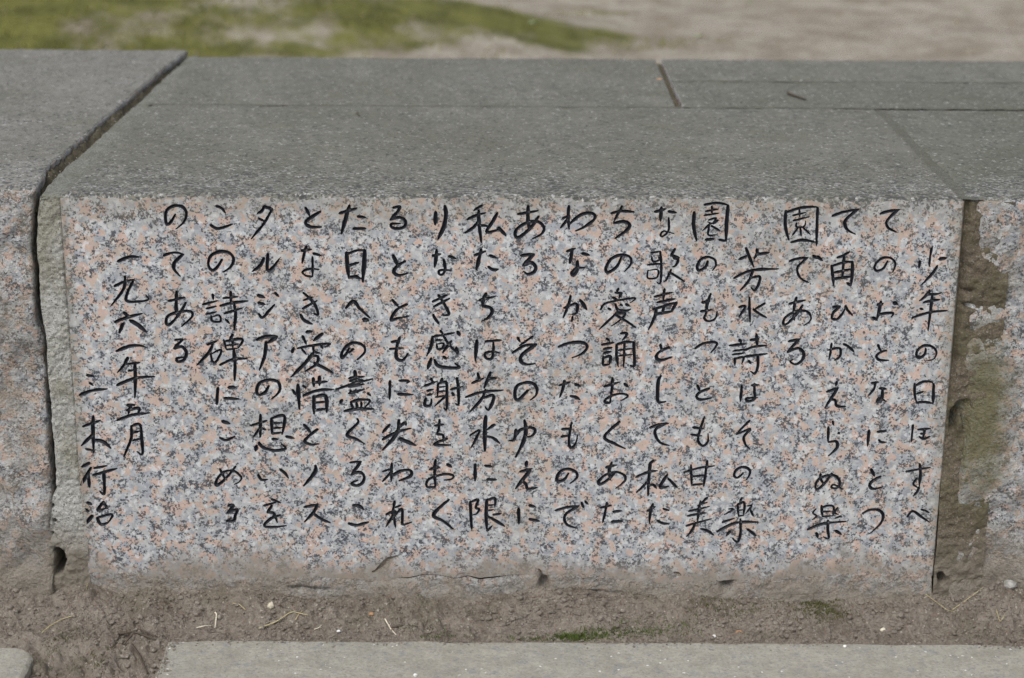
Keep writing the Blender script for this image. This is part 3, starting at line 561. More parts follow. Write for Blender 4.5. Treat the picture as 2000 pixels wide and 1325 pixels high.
# a flat slab-like spall left standing, and dark gouges
def blob(px, py, rx, rz):
    cx, cz = face(px, py); return np.exp(-((Xf-cx)/rx)**2-((Zf-cz)/rz)**2)
out += .006*blob(790, 1148, .045, .016)+.005*blob(950, 1140, .03, .014)
for px, py, rx, rz, dd in ((1062, 1142, .0045, .010, .020), (1420, 1140, .006, .008, .018), (750, 1130, .02, .004, .006), (1140, 1158, .03, .003, .010), (600, 1150, .025, .003, .005)):
    out -= dd*blob(px, py, rx, rz)
add(np.stack([Xf.ravel(), -out.ravel(), Zf.ravel()], 1), grid_faces(len(xs), len(vs), flip=True), 2)
allf = []
for Fc in parts_f: allf += Fc.tolist()
block = mesh('inscribed_block', np.vstack(parts_v), allf, [M['face'], M['top_a'], M['foot']], wall, smooth=True, fm=np.concatenate(parts_m), loc=(.5, .26, -.53))
sm = np.concatenate([np.full(len(f), m != 0) for f, m in zip(parts_f, (0, 1, 0, 0, 2))])
block.data.polygons.foreach_set('use_smooth', sm)
block['label'] = 'sawn pink granite block carved with twenty columns of black handwriting'
for ci, (ch, sts) in enumerate(chars):
    f = FF[keep & (owner == ci)]
    if not len(f): continue
    u = np.unique(f); rm = np.full(len(V3), -1); rm[u] = np.arange(len(u))
    o = mesh('carved_character' if ch else 'chip', V3[u], rm[f], M['groove'] if ch else M['rough_l'], block, smooth=False)
    if ch: o['label'] = 'carved character ' + ch + ' painted black'

# ---- the other stones: rounded boxes with a shared displacement field
CRK_F = [(70, 365), (66, 400), (62, 430), (61, 480), (66, 540), (67, 600), (72, 632), (80, 660), (82, 700), (86, 770), (92, 830), (97, 900), (101, 965), (104, 1040), (110, 1150)]
cz_ = np.array([face(a, b)[1] for a, b in CRK_F])[::-1]; cx_ = np.array([face(a, b)[0] for a, b in CRK_F])[::-1]
CRK_T = [(76, 360), (110, 322), (160, 282), (205, 240), (250, 203), (290, 165), (330, 130), (360, 106)]
ty_ = np.array([gnd(a, b, 0)[1] for a, b in CRK_T]); tx_ = np.array([gnd(a, b, 0)[0] for a, b in CRK_T])
def crack(y, z):
    return np.interp(z, cz_, cx_)+(np.interp(y, ty_, tx_)-tx_[0])+.0013*fbm(P3(y, z), 55, 4, 77).reshape(np.shape(y))
def lines(a, b, r, step):
    e = r*np.array([0, .12, .3, .55, .8, 1.0]); m = max(2, int((b-a-2*r)/step)); return np.r_[a+e, np.linspace(a+r, b-r, m+1)[1:-1], (b-e)[::-1]]
def stone(name, x0, x1, y0, y1, z0, z1, mats, r=.004, step=(.006, .006, .006), front=0., topamp=.001, seed=0, post=None, fine=True, label=None):
    X, Y, Z = lines(x0, x1, r, step[0]), lines(y0, y1, r, step[1]), lines(z0, z1, r, step[2])
    Vs = []; Fs = []; Ms = []; o = 0
    def pl(u, v, f, flip, m):
        nonlocal o
        U, W = np.meshgrid(u, v, indexing='ij'); Vs.append(f(U.ravel(), W.ravel())); g = grid_faces(len(u), len(v), o, flip); Fs.append(g); Ms.append(np.full(len(g), m)); o += U.size
    c = lambda a, v: np.full_like(a, v)
    pl(X, Z, lambda a, b: np.stack([a, c(a, y0), b], 1), False, 0); pl(X, Z, lambda a, b: np.stack([a, c(a, y1), b], 1), True, 0)
    pl(X, Y, lambda a, b: np.stack([a, b, c(a, z1)], 1), False, 1)
    pl(Y, Z, lambda a, b: np.stack([c(a, x0), a, b], 1), True, 0); pl(Y, Z, lambda a, b: np.stack([c(a, x1), a, b], 1), False, 0)
    V = np.vstack(Vs); lo = np.array([x0+r, y0+r, z0+r]); hi = np.array([x1-r, y1-r, z1-r]); Q = np.clip(V, lo, hi); d = V-Q
    n = d/np.maximum(np.linalg.norm(d, axis=1), 1e-9)[:, None]; V = Q+n*r
    P = V+np.array([seed*3.1, 0, 0]); tw = sstep(y0, y0+.03, V[:, 1])
    V[:, 2] += (topamp*fbm(P, 26, 5, 1)+topamp*.5*fbm(P, 150, 3, 4))*sstep(z1-.02, z1, V[:, 2])*(.3+.7*tw)
    ed = np.exp(-np.abs(V[:, 1]-y0)/.006)*np.exp(-np.abs(V[:, 2]-z1)/.008)
    V[:, 2] -= ed*.006*np.clip(fbm(P, 45, 4, 3)+.2, 0, 1); V[:, 1] += ed*.004*np.clip(fbm(P, 60, 4, 33), 0, 1)
    if front:
        k = 1-sstep(y0, y0+.04, V[:, 1]); low = sstep(-.30, -.50, V[:, 2])
        rel = fbm(P, 9, 3, 12)*1.0+.55*np.abs(fbm(P, 24, 4, 14))-.25+.38*fbm(P, 70, 5, 16)
        V[:, 1] -= k*(front*rel*sstep(z1, z1-.05, V[:, 2])+.012*low)
    if post: V = post(V)
    o_ = mesh(name, V, np.vstack(Fs), mats, wall, fm=np.concatenate(Ms))
    if label: o_['label'] = label
    return o_
def left_post(V):
    k = sstep(-.25, -.02, V[:, 0]); V = V.copy(); V[:, 0] += k*(crack(np.clip(V[:, 1], 0, 1), V[:, 2])-.0014-.0070*sstep(.01, .12, V[:, 1])*sstep(1.0, .5, V[:, 1])*sstep(-.03, -.005, V[:, 2])+.0025*fbm(P3(V[:, 1], V[:, 2], 3), 55, 4, 5)); return V
stone('stone_block', -1.05, 0, .004, .945, -.54, .006, [M['rough_l'], M['top_b']], r=.005, step=(.005, .005, .005), front=.015, topamp=.0022, seed=1, post=left_post, label='rough faced granite block with pale grey top left of the mortar')
def right_post(V):
    V = V.copy(); k = 1-sstep(1.02, 1.20, V[:, 0]); V[:, 0] += k*.006*fbm(P3(V[:, 2], 4), 20, 4, 6)*sstep(.05, .0, V[:, 1])+k*sstep(.05, .0, V[:, 1])*(-.006+.010*np.exp(-((V[:, 2]+.258)/.035)**2))-k*(.0185-.0015*fbm(P3(V[:, 1], 9), 40, 4, 6))*sstep(.0, .03, V[:, 1]); return V
stone('stone_block', 1.024, 2.05, .002, .520, -.54, -.001, [M['rough_r'], M['top_c']], r=.007, step=(.005, .008, .005), front=.014, topamp=.0013, seed=2, post=right_post, label='rough faced granite block stained olive right of the inscription')
stone('stone_block', .0, .7235, .5245, .925, -.54, -.0012, [M['rough_l'], M['top_a']], r=.0016, step=(.006, .006, .05), topamp=.0011, seed=3)
stone('stone_block', .7335, 2.2, .5225, .7265, -.54, -.0008, [M['rough_l'], M['top_c']], r=.0022, step=(.006, .006, .05), topamp=.0011, seed=4)
stone('stone_block', .7335, 2.2, .728, .925, -.54, -.0010, [M['rough_l'], M['top_a']], r=.0022, step=(.006, .006, .05), topamp=.0011, seed=5)
stone('stone_block', 2.065, 3.3, .002, .520, -.54, 0, [M['rough_r'], M['top_a']], r=.007, step=(.03, .03, .02), front=.014, seed=6)
stone('stone_block', 2.21, 3.3, .5245, .925, -.54, 0, [M['rough_l'], M['top_a']], r=.004, step=(.03, .03, .05), seed=7)
stone('stone_block', -2.3, -1.06, .004, .94, -.54, .004, [M['rough_l'], M['top_b']], r=.008, step=(.02, .03, .02), front=.014, seed=8)

# ---- mortar
def seg_d(x, z, pl):
    d = np.full(x.shape, 9.)
    for (a, b) in zip(pl[:-1], pl[1:]):
        a = np.array(a); b = np.array(b); e = b-a; t = np.clip(((x-a[0])*e[0]+(z-a[1])*e[1])/(e@e), 0, 1); d = np.minimum(d, np.hypot(x-a[0]-t*e[0], z-a[1]-t*e[1]))
    return d
# left joint, upright face
zz = np.linspace(-.53, -.0045, 420); uu = np.linspace(0, 1, 34)
Z_, U_ = np.meshgrid(zz, uu, indexing='ij')
closed = sstep(face(100, 955)[1], face(100, 990)[1], Z_)
xl = crack(Z_*0, Z_)+.0028-.009*closed; X_ = xl+(.0046-xl)*U_
P = P3(X_, 0, Z_)
Yy = .0022+.0028*fbm(P, 60, 4, 50).reshape(X_.shape)+.0020*fbm(P, 260, 4, 52).reshape(X_.shape)-.008*sstep(-.33, -.47, Z_)*(.5+.5*fbm(P, 30, 4, 54).reshape(X_.shape))
Yy += .005*np.exp(-((U_-.93)/.06)**2)*sstep(-.40, -.30, Z_)+.03*np.exp(-U_/.03)*(1-closed)
for px, py, r_, dd in ((107, 1018, .0022, .02), (103, 1042, .0016, .015), (101, 990, .002, .012)):
    cx, cz = face(px, py); Yy += dd*np.exp(-(((X_-cx)**2+(Z_-cz)**2)/r_**2)**2)
hole = seg_d(X_, Z_, [face(114, 1078), face(118, 1092), face(114, 1118)]); Yy += .05*sstep(.0062, .0035, hole+.0028*fbm(P, 90, 4, 9).reshape(X_.shape))
mesh('mortar', np.stack([X_.ravel(), Yy.ravel(), Z_.ravel()], 1), grid_faces(len(zz), len(uu), flip=True), M['mort'], wall, loc=(-.02, 0, -.53))['label'] = 'upright strip of sandy mortar left of the inscription'
# left joint, across the top
yy = np.linspace(.0022, .925, 420); Y_, U_ = np.meshgrid(yy, uu, indexing='ij')
xl = crack(Y_, Y_*0)+.0022; xr = .0062; X_ = xl+(xr-xl)*U_; P = P3(X_, Y_)
Zm = -.0016+.0014*fbm(P, 90, 4, 60).reshape(X_.shape)+.0006*fbm(P, 350, 3, 62).reshape(X_.shape)-.02*np.exp(-U_/.03)-.0035*np.exp(-((U_-.86)/.06)**2)*(.12+.88*sstep(.62, .85, Y_))-.0012*sstep(.8, 1, U_)-.0050*np.clip(1-(Y_-.0022)/.007, 0, 1)**2+.0016*fbm(P, 45, 4, 67).reshape(X_.shape)
mesh('mortar', np.stack([X_.ravel(), Y_.ravel(), Zm.ravel()], 1), grid_faces(len(yy), len(uu), flip=True), M['mort_top'], wall, loc=(-.02, .46, -.02))
# earth lying in the open crack on the top
Y_, U_ = np.meshgrid(np.linspace(.012, .94, 380), np.linspace(0, 1, 14), indexing='ij')
X_ = crack(Y_, Y_*0)-.016+.018*U_; P = P3(X_, Y_); Zm = -.0018-.003*fbm(P, 30, 4, 64).reshape(X_.shape)+.0042*fbm(P, 110, 4, 65).reshape(X_.shape)-.007*sstep(.45, .95, U_+.25*fbm(P3(Y_, 1), 30, 3, 66).reshape(X_.shape))
Zm -= .02*sstep(.05, .012, Y_)
mesh('joint_earth', np.stack([X_.ravel(), Y_.ravel(), Zm.ravel()], 1), grid_faces(380, 14, flip=True), M['jdirt'], wall)
# right joint, upright face
Z_, U_ = np.meshgrid(zz, np.linspace(0, 1, 52), indexing='ij')
X_ = .9985+(1.056-.9985)*U_; P = P3(X_, 0, Z_); q = lambda sc, o, s: fbm(P, sc, o, s).reshape(X_.shape)
Yy = .0042+.0045*q(38, 5, 80)+.0028*q(150, 4, 82)-.008*sstep(-.26, -.42, Z_)+.007*np.exp(-((U_-.09)/.06)**2)*sstep(-.26, -.18, Z_)
for px, py in ((1893, 572), (1890, 600), (1900, 760)):
    cx, cz = face(px, py); Yy += .009*np.exp(-((X_-cx)/.006)**2-((Z_-cz)/.0035)**2)
arch = seg_d(X_, Z_, [face(1863, 838), face(1866, 806), face(1876, 794), face(1887, 788), face(1889, 812), face(1890, 834)])
Yy += .05*sstep(.0052, .0032, arch+.0012*q(180, 3, 84))
cx, cz = face(1878, 812); Yy += .006*np.exp(-((X_-cx)/.0055)**4-((Z_-cz)/.008)**4)
tr = seg_d(X_, Z_, [face(1836, 1122), face(1838, 1134)]); Yy += .03*sstep(.0048, .0025, tr)
mesh('mortar', np.stack([X_.ravel(), Yy.ravel(), Z_.ravel()], 1), grid_faces(len(zz), 52, flip=True), M['mort_r'], wall, loc=(1.02, 0, -.53))['label'] = 'upright strip of brown crumbling mortar right of the inscription'
# right joint and seams across the top: thin weathered fillets a little below the stones
def fillet(x0, x1, y0, y1, z, mat, s, name='mortar', amp=.0012):
    nx = max(5, int((x1-x0)/.003)); ny = max(5, int((y1-y0)/.003)); X_, Y_ = np.meshgrid(np.linspace(x0, x1, nx), np.linspace(y0, y1, ny), indexing='ij')
    P = P3(X_, Y_); Zm = z+amp*fbm(P, 60, 4, s).reshape(X_.shape)+amp*.6*fbm(P, 200, 3, s+3).reshape(X_.shape)
    return mesh(name, np.stack([X_.ravel(), Y_.ravel(), Zm.ravel()], 1), grid_faces(nx, ny), mat, wall)
fillet(.994, 1.022, .002, .523, -.0022, M['seam'], 90)
fillet(.0, .7285, .517, .529, -.0007, M['seam'], 94, amp=.0009)
fillet(.7285, 2.2, .517, .529, -.0004, M['seam'], 98, amp=.0010)
fillet(.733, 2.2, .722, .732, -.0004, M['seam'], 102, amp=.0010)
fillet(.719, .738, .527, .93, -.0095, M['jdirt'], 106, 'joint_earth', .0025)

# ---------------------------------------------------------------- ground in front
sl_y = gnd(1000, 1251)[1]; gx = gnd(325, 1260)[0]; lx = gnd(56, 1300)[0]
def in_slab(x, y):
    m = (x > gx+.004) & (y < sl_y-.002)
    yl = gnd(20, 1262)[1]
    return m | ((x < lx-.006) & (y < yl-.006))
xf = np.r_[np.linspace(-1.5, -.13, 60)[:-1], np.arange(-.13, 1.15, .00135), np.linspace(1.15, 2.6, 60)[1:]]
yf = np.r_[np.linspace(-1.2, -.30, 20)[:-1], np.arange(-.30, .028, .00135)]
X_, Y_ = np.meshgrid(xf, yf, indexing='ij'); P = P3(X_, Y_); q = lambda sc, o, s: fbm(P, sc, o, s).reshape(X_.shape)
base = ZG-.0080+(.014+.012*q(11, 4, 260))*sstep(-.07, .0, Y_)+.010*sstep(-.02, -.10, X_)*sstep(-.15, 0, Y_)+.012*sstep(1.0, 1.08, X_)*sstep(-.10, 0, Y_)
gap = sstep(gx+.02, gx-.01, X_)*sstep(sl_y+.01, sl_y-.02, Y_)
rough = .55+.45*q(9, 3, 200); crumbly = sstep(-.2, .3, q(14, 4, 201))*.6+.5
wx = X_+.004*q(120, 3, 261); wy = Y_+.004*q(120, 3, 262)
H = .0095*q(18, 4, 202)+.0055*q(75, 5, 203)+(bumps(wx, wy, .016, 210, p=.6)*.95+bumps(wx, wy, .0085, 220, p=.8)*.95+bumps(wx, wy, .0042, 230)*.75)*crumbly*(.35+.65*rough)
H += gap*(.008*q(22, 4, 240)+.85*bumps(X_+.004*q(60, 3, 7), Y_+.003*q(60, 3, 8), .024, 250, .35, .6, .8)-.012)
fl_ = sstep(-.020, -.002, Y_)*.35; H *= (1-fl_)
Zd = base+H-.05*in_slab(X_, Y_)
tag(mesh('ground', np.stack([X_.ravel(), Y_.ravel(), Zd.ravel()], 1), grid_faces(len(xf), len(yf)), M['dirt'], loc=(.5, 0, -.5)), kind='structure')
def dz(x, y):
    i = np.clip(np.searchsorted(xf, x), 0, len(xf)-1); j = np.clip(np.searchsorted(yf, y), 0, len(yf)-1); return Zd[i, j]
def on_dirt(px, py):
    z = ZG
    for _ in range(6): p = gnd(px, py, z); z = float(dz(p[0], p[1]))
    return np.array([p[0], p[1], z])

# path of paving slabs
path = tag(mesh('path', np.array([(-9, -14, -.55), (9, -14, -.55), (9, .0, -.55), (-9, .0, -.55)]), [[0, 1, 2, 3]], M['dirt'], smooth=False), kind='structure')
def slab(x0, x1, y0, y1, seed, step=.006, cr=.0, prot=None):
    r = .006; X, Y = lines(x0, x1, r, step), lines(y0, y1, r, step)
    X_, Y_ = np.meshgrid(X, Y, indexing='ij'); P = P3(X_, Y_); q = lambda sc, o, s: fbm(P, sc, o, s).reshape(X_.shape)
    ex = np.minimum(X_-x0, x1-X_); ey = np.minimum(Y_-y0, y1-Y_); e = np.minimum(ex, ey)
    Zs = ZG+.0009*q(20, 4, seed)+.0003*q(160, 3, seed+2)-.004*np.clip(1-e/r, 0, 1)**2-.003*np.clip(q(30, 4, seed+5), 0, 1)*np.exp(-e/.012)
    wx = .0022*q(26, 4, seed+7); Xd = X_+wx*np.exp(-ex/.02); Yd = Y_+.0028*q(20, 4, seed+9)*np.exp(-ey/.02)
    if cr:   # worn round corner at the far right
        dx = X_-(x1-cr); dy = Y_-(y1-cr); k = (dx > 0) & (dy > 0); L = np.hypot(dx, dy); mx = np.maximum(dx, dy); s = np.where(k & (L > 0), mx/np.maximum(L, 1e-9), 1)
        Xd = np.where(k, x1-cr+dx*s, Xd); Yd = np.where(k, y1-cr+dy*s, Yd)
    T = np.stack([Xd, Yd, Zs], 2); n0, n1 = X_.shape
    Vs = [T.reshape(-1, 3)]; Fs = [grid_faces(n0, n1)]; off = n0*n1
    loop = np.vstack([T[:, 0], T[-1, 1:], T[::-1, -1][1:], T[0, ::-1][1:]]); low = loop.copy(); low[:, 2] = -.56
    m = len(loop); Vs += [loop, low]; i = np.arange(m-1); Fs.append(np.stack([off+i, off+m+i, off+m+i+1, off+i+1], 1))
    return mesh('paving_slab', np.vstack(Vs), np.vstack(Fs), M['paving'], path)
slab(gx, 1.70, -.78, sl_y, 300, .005)
slab(-.95, lx, -.75, gnd(20, 1262)[1], 320, .005, cr=.03)
for (a, b, c, d) in ((1.72, 2.6, -.8, sl_y-.003), (-1.8, -.97, -.75, sl_y), (-1.6, -.4, -1.5, -.80), (-.38, .7, -1.5, -.80), (.72, 1.9, -1.5, -.80), (1.92, 2.9, -1.5, -.82), (-1.6, -.1, -2.3, -1.52), (-.08, 1.2, -2.3, -1.52), (1.22, 2.6, -2.3, -1.52)):
    slab(a, b, c, d, 340, .05)

# crumbs of earth
def ico():
    t = (1+5**.5)/2; v = np.array([(-1, t, 0), (1, t, 0), (-1, -t, 0), (1, -t, 0), (0, -1, t), (0, 1, t), (0, -1, -t), (0, 1, -t), (t, 0, -1), (t, 0, 1), (-t, 0, -1), (-t, 0, 1)], float); v /= np.linalg.norm(v[0])
    f = [(0, 11, 5), (0, 5, 1), (0, 1, 7), (0, 7, 10), (0, 10, 11), (1, 5, 9), (5, 11, 4), (11, 10, 2), (10, 7, 6), (7, 1, 8), (3, 9, 4), (3, 4, 2), (3, 2, 6), (3, 6, 8), (3, 8, 9), (4, 9, 5), (2, 4, 11), (6, 2, 10), (8, 6, 7), (9, 8, 1)]
    v = v.tolist(); g = []; mid = {}
    def m(a, b):
        k = (min(a, b), max(a, b))
        if k not in mid: p = (np.array(v[a])+v[b])/2; v.append((p/np.linalg.norm(p)).tolist()); mid[k] = len(v)-1
        return mid[k]
    for a, b, c in f: ab, bc, ca = m(a, b), m(b, c), m(c, a); g += [(a, ab, ca), (b, bc, ab), (c, ca, bc), (ab, bc, ca)]
    return np.array(v), np.array(g)
IV, IF = ico()
def lump(c, r, s, sq=(1, 1, .7), rough=.25):
    n = vnoise(IV+s*1.7, 1.6, int(s) % 97)*rough+vnoise(IV+s*2.3, 3.7, 5)*rough*.5
    a = s*2.4; x = IV*(1+n)[:, None]*np.array(sq)*r; ca, sa = math.cos(a), math.sin(a)
    return np.stack([x[:, 0]*ca-x[:, 1]*sa, x[:, 0]*sa+x[:, 1]*ca, x[:, 2]], 1)+c
Vs = []; Fs = []; o = 0
for i in range(4200):
    x = rng.uniform(-.12, 1.14); y = rng.uniform(sl_y, -.004)
    if i % 5 == 0: x = rng.uniform(lx, gx); y = rng.uniform(-.28, sl_y)
    if in_slab(np.array(x), np.array(y)): continue
    if vnoise(np.array([[x, y, 0]]), 16, 8)[0] < rng.uniform(-.7, .5): continue
    r = .0007+.0034*rng.random()**3.6; z = float(dz(x, y))+r*.35
    Vs.append(lump(np.array([x, y, z]), r, i)); Fs.append(IF+o); o += len(IV)
tag(mesh('soil_crumbs', np.vstack(Vs), np.vstack(Fs), M['crumb'], smooth=False, loc=(.5, -.05, -.49)), 'loose crumbs of brown earth scattered along the foot of the wall', 'soil', kind='stuff')

n = 15000; X1 = rng.uniform(-.13, 1.15, n); Y1 = rng.uniform(-.28, -.002, n); Y1[:11000] = rng.uniform(sl_y+.001, -.001, 11000)
ok = ~in_slab(X1, Y1) & (vnoise(P3(X1, Y1), 22, 31) > rng.uniform(-.9, .5, n)); X1 = X1[ok]; Y1 = Y1[ok]; n = len(X1)
ne = 1500; Xe = rng.uniform(gx, 1.15, ne); Ye = sl_y-np.abs(rng.normal(0, .0075, ne)); ke = vnoise(P3(Xe, Xe*0), 18, 61) > rng.uniform(-.6, .7, ne); Xs = gx+.002+np.abs(rng.normal(0, .006, 260)); Ys = rng.uniform(-.27, sl_y, 260)
Xe = np.r_[Xe[ke], Xs]; Ye = np.r_[Ye[ke], Ys]; X1 = np.r_[X1, Xe]; Y1 = np.r_[Y1, Ye]
r1 = .0005+.0017*rng.random(len(X1))**2.4; r1[n:] *= .75; Z1 = np.where(np.arange(len(X1)) < n, dz(X1, Y1)+r1*.25, ZG+r1*.35); n = len(X1)
I0, J0 = IV[:12], np.array([(0, 11, 5), (0, 5, 1), (0, 1, 7), (0, 7, 10), (0, 10, 11), (1, 5, 9), (5, 11, 4), (11, 10, 2), (10, 7, 6), (7, 1, 8), (3, 9, 4), (3, 4, 2), (3, 2, 6), (3, 6, 8), (3, 8, 9), (4, 9, 5), (2, 4, 11), (6, 2, 10), (8, 6, 7), (9, 8, 1)])
th = rng.uniform(0, 6.28, n); B = I0[None]*(1+rng.uniform(-.28, .28, (n, 12, 1)))*np.stack([rng.uniform(.7, 1.3, n), np.ones(n), rng.uniform(.55, .95, n)], 1)[:, None]*r1[:, None, None]
B = np.stack([B[..., 0]*np.cos(th)[:, None]-B[..., 1]*np.sin(th)[:, None], B[..., 0]*np.sin(th)[:, None]+B[..., 1]*np.cos(th)[:, None], B[..., 2]], 2)+np.stack([X1, Y1, Z1], 1)[:, None]
tag(mesh('soil_crumbs', B.reshape(-1, 3), (J0[None]+np.arange(n)[:, None, None]*12).reshape(-1, 3), M['crumb'], smooth=False, loc=(.5, -.05, -.49)), 'finest grains of brown earth on the strip along the wall', 'soil', kind='stuff')

# pebbles, each one a thing
def pebble(px, py, r, mat, label, group=None, sq=(1, .9, .75), top=None, s=None):
    p = np.array([*gnd(px, py, top)[:2], top]) if top is not None else on_dirt(px, py)
    o = mesh('pebble', lump(p+np.array([0, 0, r*.5]), r, s or px*.37, sq, .3), IF, mat, smooth=False); return tag(o, label, 'pebble', group)
pebble(529, 1187, .0048, M['peb'], 'cream angular pebble on the bare earth below the carved stone', sq=(1, .8, .9))
pebble(661, 1233, .0022, M['pebw'], 'tiny white pebble beside the short pale straw at the slab edge')
pebble(1724, 1233, .0034, M['peb'], 'small round cream pebble on earth below the right end of the inscription')
pebble(1395, 1246, .0026, M['pebw'], 'small white pebble touching the edge of the paving slab')
pebble(1972, 1151, .0085, M['pebg'], 'pale grey pebble against the foot of the right rough block')
pebble(1625, 1150, .005, M['pebg'], 'pale grey chip of stone under the lower right of the carved block')
pebble(160, 1100, .006, M['pebg'], 'grey chip of mortar at the foot of the left joint')
pebble(725, 1202, .0032, M['pebo'], 'small reddish pebble on the earth strip right of the straw')
pebble(1443, 1240, .004, M['pebo'], 'flat reddish brown pebble next to the slab edge')
pebble(811, 1321, .0024, M['pebw'], 'bright white grain lying on the paving slab', top=ZG)
pebble(1650, 1264, .0022, M['pebw'], 'pale grain near the back edge of the paving slab', top=ZG)
pebble(1288, 161, .0055, M['pebo'], 'orange pebble wedged in the short joint of the rear stones', top=-.006)
pebble(1275, 142, .004, M['peb'], 'cream pebble behind the orange one in the short joint', top=-.006)

# straws and twigs
def tube(P, r, mat, name, parent=None, n=5):
    P = np.array(P, float)
    if len(P) > 2: t = np.linspace(0, len(P)-1, (len(P)-1)*5+1); P = np.stack([np.interp(t, range(len(P)), P[:, k]) for k in range(3)], 1); P[1:-1] = (P[:-2]+2*P[1:-1]+P[2:])/4
    T = np.gradient(P, axis=0); T /= np.linalg.norm(T, axis=1)[:, None]; U = np.cross(T, [0, 0, 1.]); U /= np.linalg.norm(U, axis=1)[:, None]; W = np.cross(U, T)
    a = np.arange(n)/n*2*np.pi; rr = r*np.linspace(1, .6, len(P)); V = P[:, None]+(U[:, None]*np.cos(a)[None, :, None]+W[:, None]*np.sin(a)[None, :, None])*rr[:, None, None]
    F_ = []
    for i in range(len(P)-1):
        for k in range(n): F_.append((i*n+k, i*n+(k+1) % n, (i+1)*n+(k+1) % n, (i+1)*n+k))
    F_.append(tuple(range(n))[::-1]); F_.append(tuple((len(P)-1)*n+k for k in range(n)))
    return mesh(name, V.reshape(-1, 3), F_, mat, parent)
def stick(pts, r, mat, label, cat='straw', name='straw', lift=.0015, branch=None, flat=None):
    Pp = [(np.array([*gnd(a, b, flat)[:2], flat]) if flat is not None else on_dirt(a, b))+[0, 0, lift] for a, b in pts]
    if flat is None:     # a stiff stem rests on the highest bumps
        Pa = np.array(Pp); k = np.polyfit(range(len(Pa)), Pa[:, 2], 1) if len(Pa) > 2 else None
        if k is not None: Pa[:, 2] = np.maximum(np.polyval(k, range(len(Pa))), Pa[:, 2]); Pp = Pa
    o = tag(tube(Pp, r, mat, name), label, cat)
    if branch:
        B = [on_dirt(a, b)+[0, 0, lift] for a, b in branch]; tube(B, r*.7, mat, 'side_stem', o)
    return o
stick([(505, 1230), (540, 1219), (570, 1210), (602, 1203)], .0009, M['straw'], 'longest yellow forked straw lying on the earth beside the slab edge', branch=[(577, 1208), (586, 1200), (594, 1194)])
stick([(82, 1239), (100, 1226), (122, 1215), (145, 1207)], .0008, M['straw'], 'yellow straw on the earth near the left block')
stick([(1800, 1157), (1825, 1178), (1850, 1190), (1868, 1190)], .0005, M['straw'], 'curved straw on the earth sloping down right below the right joint')
stick([(1860, 1197), (1890, 1174), (1921, 1150)], .0006, M['straw'], 'straight straw rising towards the right rough block')
stick([(384, 1230), (400, 1228), (414, 1226)], .0009, M['straw_pale'], 'short pale straw left of the longest yellow straw')
stick([(456, 1197), (468, 1202), (480, 1207)], .0007, M['straw'], 'tiny straw in the middle of the earth strip')
stick([(752, 1222), (763, 1232), (774, 1243)], .0009, M['straw_pale'], 'pale forked stem overhanging the slab edge', branch=[(763, 1232), (760, 1226), (763, 1220)])
stick([(614, 1238), (622, 1233), (629, 1229)], .0008, M['straw_pale'], 'stubby pale straw at the edge of the slab')
stick([(420, 1202), (424, 1214), (420, 1231)], .0011, M['straw_pale'], 'pale upright scrap of straw left of the cream pebble')
stick([(766, 1236), (790, 1229), (815, 1224)], .0016, M['twig'], 'dark twig half buried behind the pale forked stem', 'twig', 'twig')
stick([(168, 1125), (171, 1140), (169, 1156)], .0006, M['straw'], 'thin straw leaning at the foot of the left joint')
stick([(1943, 1216), (1952, 1228), (1960, 1238)], .0006, M['straw'], 'fine straw at the far right of the earth strip')
R_ = M['twig']
stick([(232, 1238), (262, 1249), (305, 1256)], .0016, R_, 'dark root running across the gap between the paving slabs', 'root', 'root')
stick([(244, 1280), (272, 1266), (308, 1252)], .0013, R_, 'dark root crossing below the uppermost root in the gap', 'root', 'root')
stick([(258, 1272), (272, 1296), (288, 1322)], .0017, R_, 'dark root running down the gap towards the front', 'root', 'root')
stick([(200, 1276), (218, 1260), (234, 1246)], .0014, R_, 'dark short root slanting at the left of the gap', 'root', 'root')
stick([(1538, 184), (1552, 190), (1574, 197)], .0022, R_, 'dark dried twig fragment lying on the grey top of the wall', 'twig', 'twig', lift=.002, flat=0.0)
stick([(698, 222), (700, 226), (703, 229)], .0016, R_, 'dark speck of bark on the grey top of the wall near its seam', 'bark', 'bark', lift=.001, flat=0.0)

# moss growing on the earth
def moss(name, areas, mat, label, hgt):
    V = []; F_ = []; k = 0
    for (px, py, rx, ry, n) in areas:
        for i in range(n):
            a = rng.normal(0, .45); b = rng.normal(0, .45); p = on_dirt(px+a*rx, py+b*ry)
            if in_slab(np.array(p[0]), np.array(p[1])): continue
            h = hgt*rng.uniform(.4, 1.2); th = rng.uniform(0, 6.28); w_ = .0006; dx, dy = math.cos(th)*w_, math.sin(th)*w_; l = rng.normal(0, h*.5, 2)
            V += [p+[dx, dy, -.001], p+[-dx, -dy, -.001], p+[l[0], l[1], h]]; F_.append((k, k+1, k+2)); k += 3
    tag(mesh(name, V, F_, mat, smooth=False), label, 'moss', kind='stuff')
moss('moss', [(1118, 1246, 60, 8, 900), (1190, 1238, 70, 14, 500), (1255, 1234, 60, 16, 320), (1330, 1228, 50, 20, 160), (860, 1244, 60, 5, 160), (1035, 1250, 80, 4, 120)], M['green'], 'bright green moss along the edge of the paving slab', .0038)
moss('moss', [(1595, 1180, 60, 34, 1500), (1525, 1165, 40, 24, 500), (1430, 1190, 80, 30, 450), (1620, 1205, 70, 20, 600), (1385, 1175, 40, 20, 250)], M['olive'], 'dark olive moss patch on the earth below the inscription', .0026)
moss('moss', [(1850, 1150, 50, 16, 500), (130, 1252, 60, 20, 200), (90, 1290, 60, 40, 250), (200, 1300, 60, 30, 260)], M['olive'], 'sparse olive moss at the foot of the joints and in the slab gap', .0026)

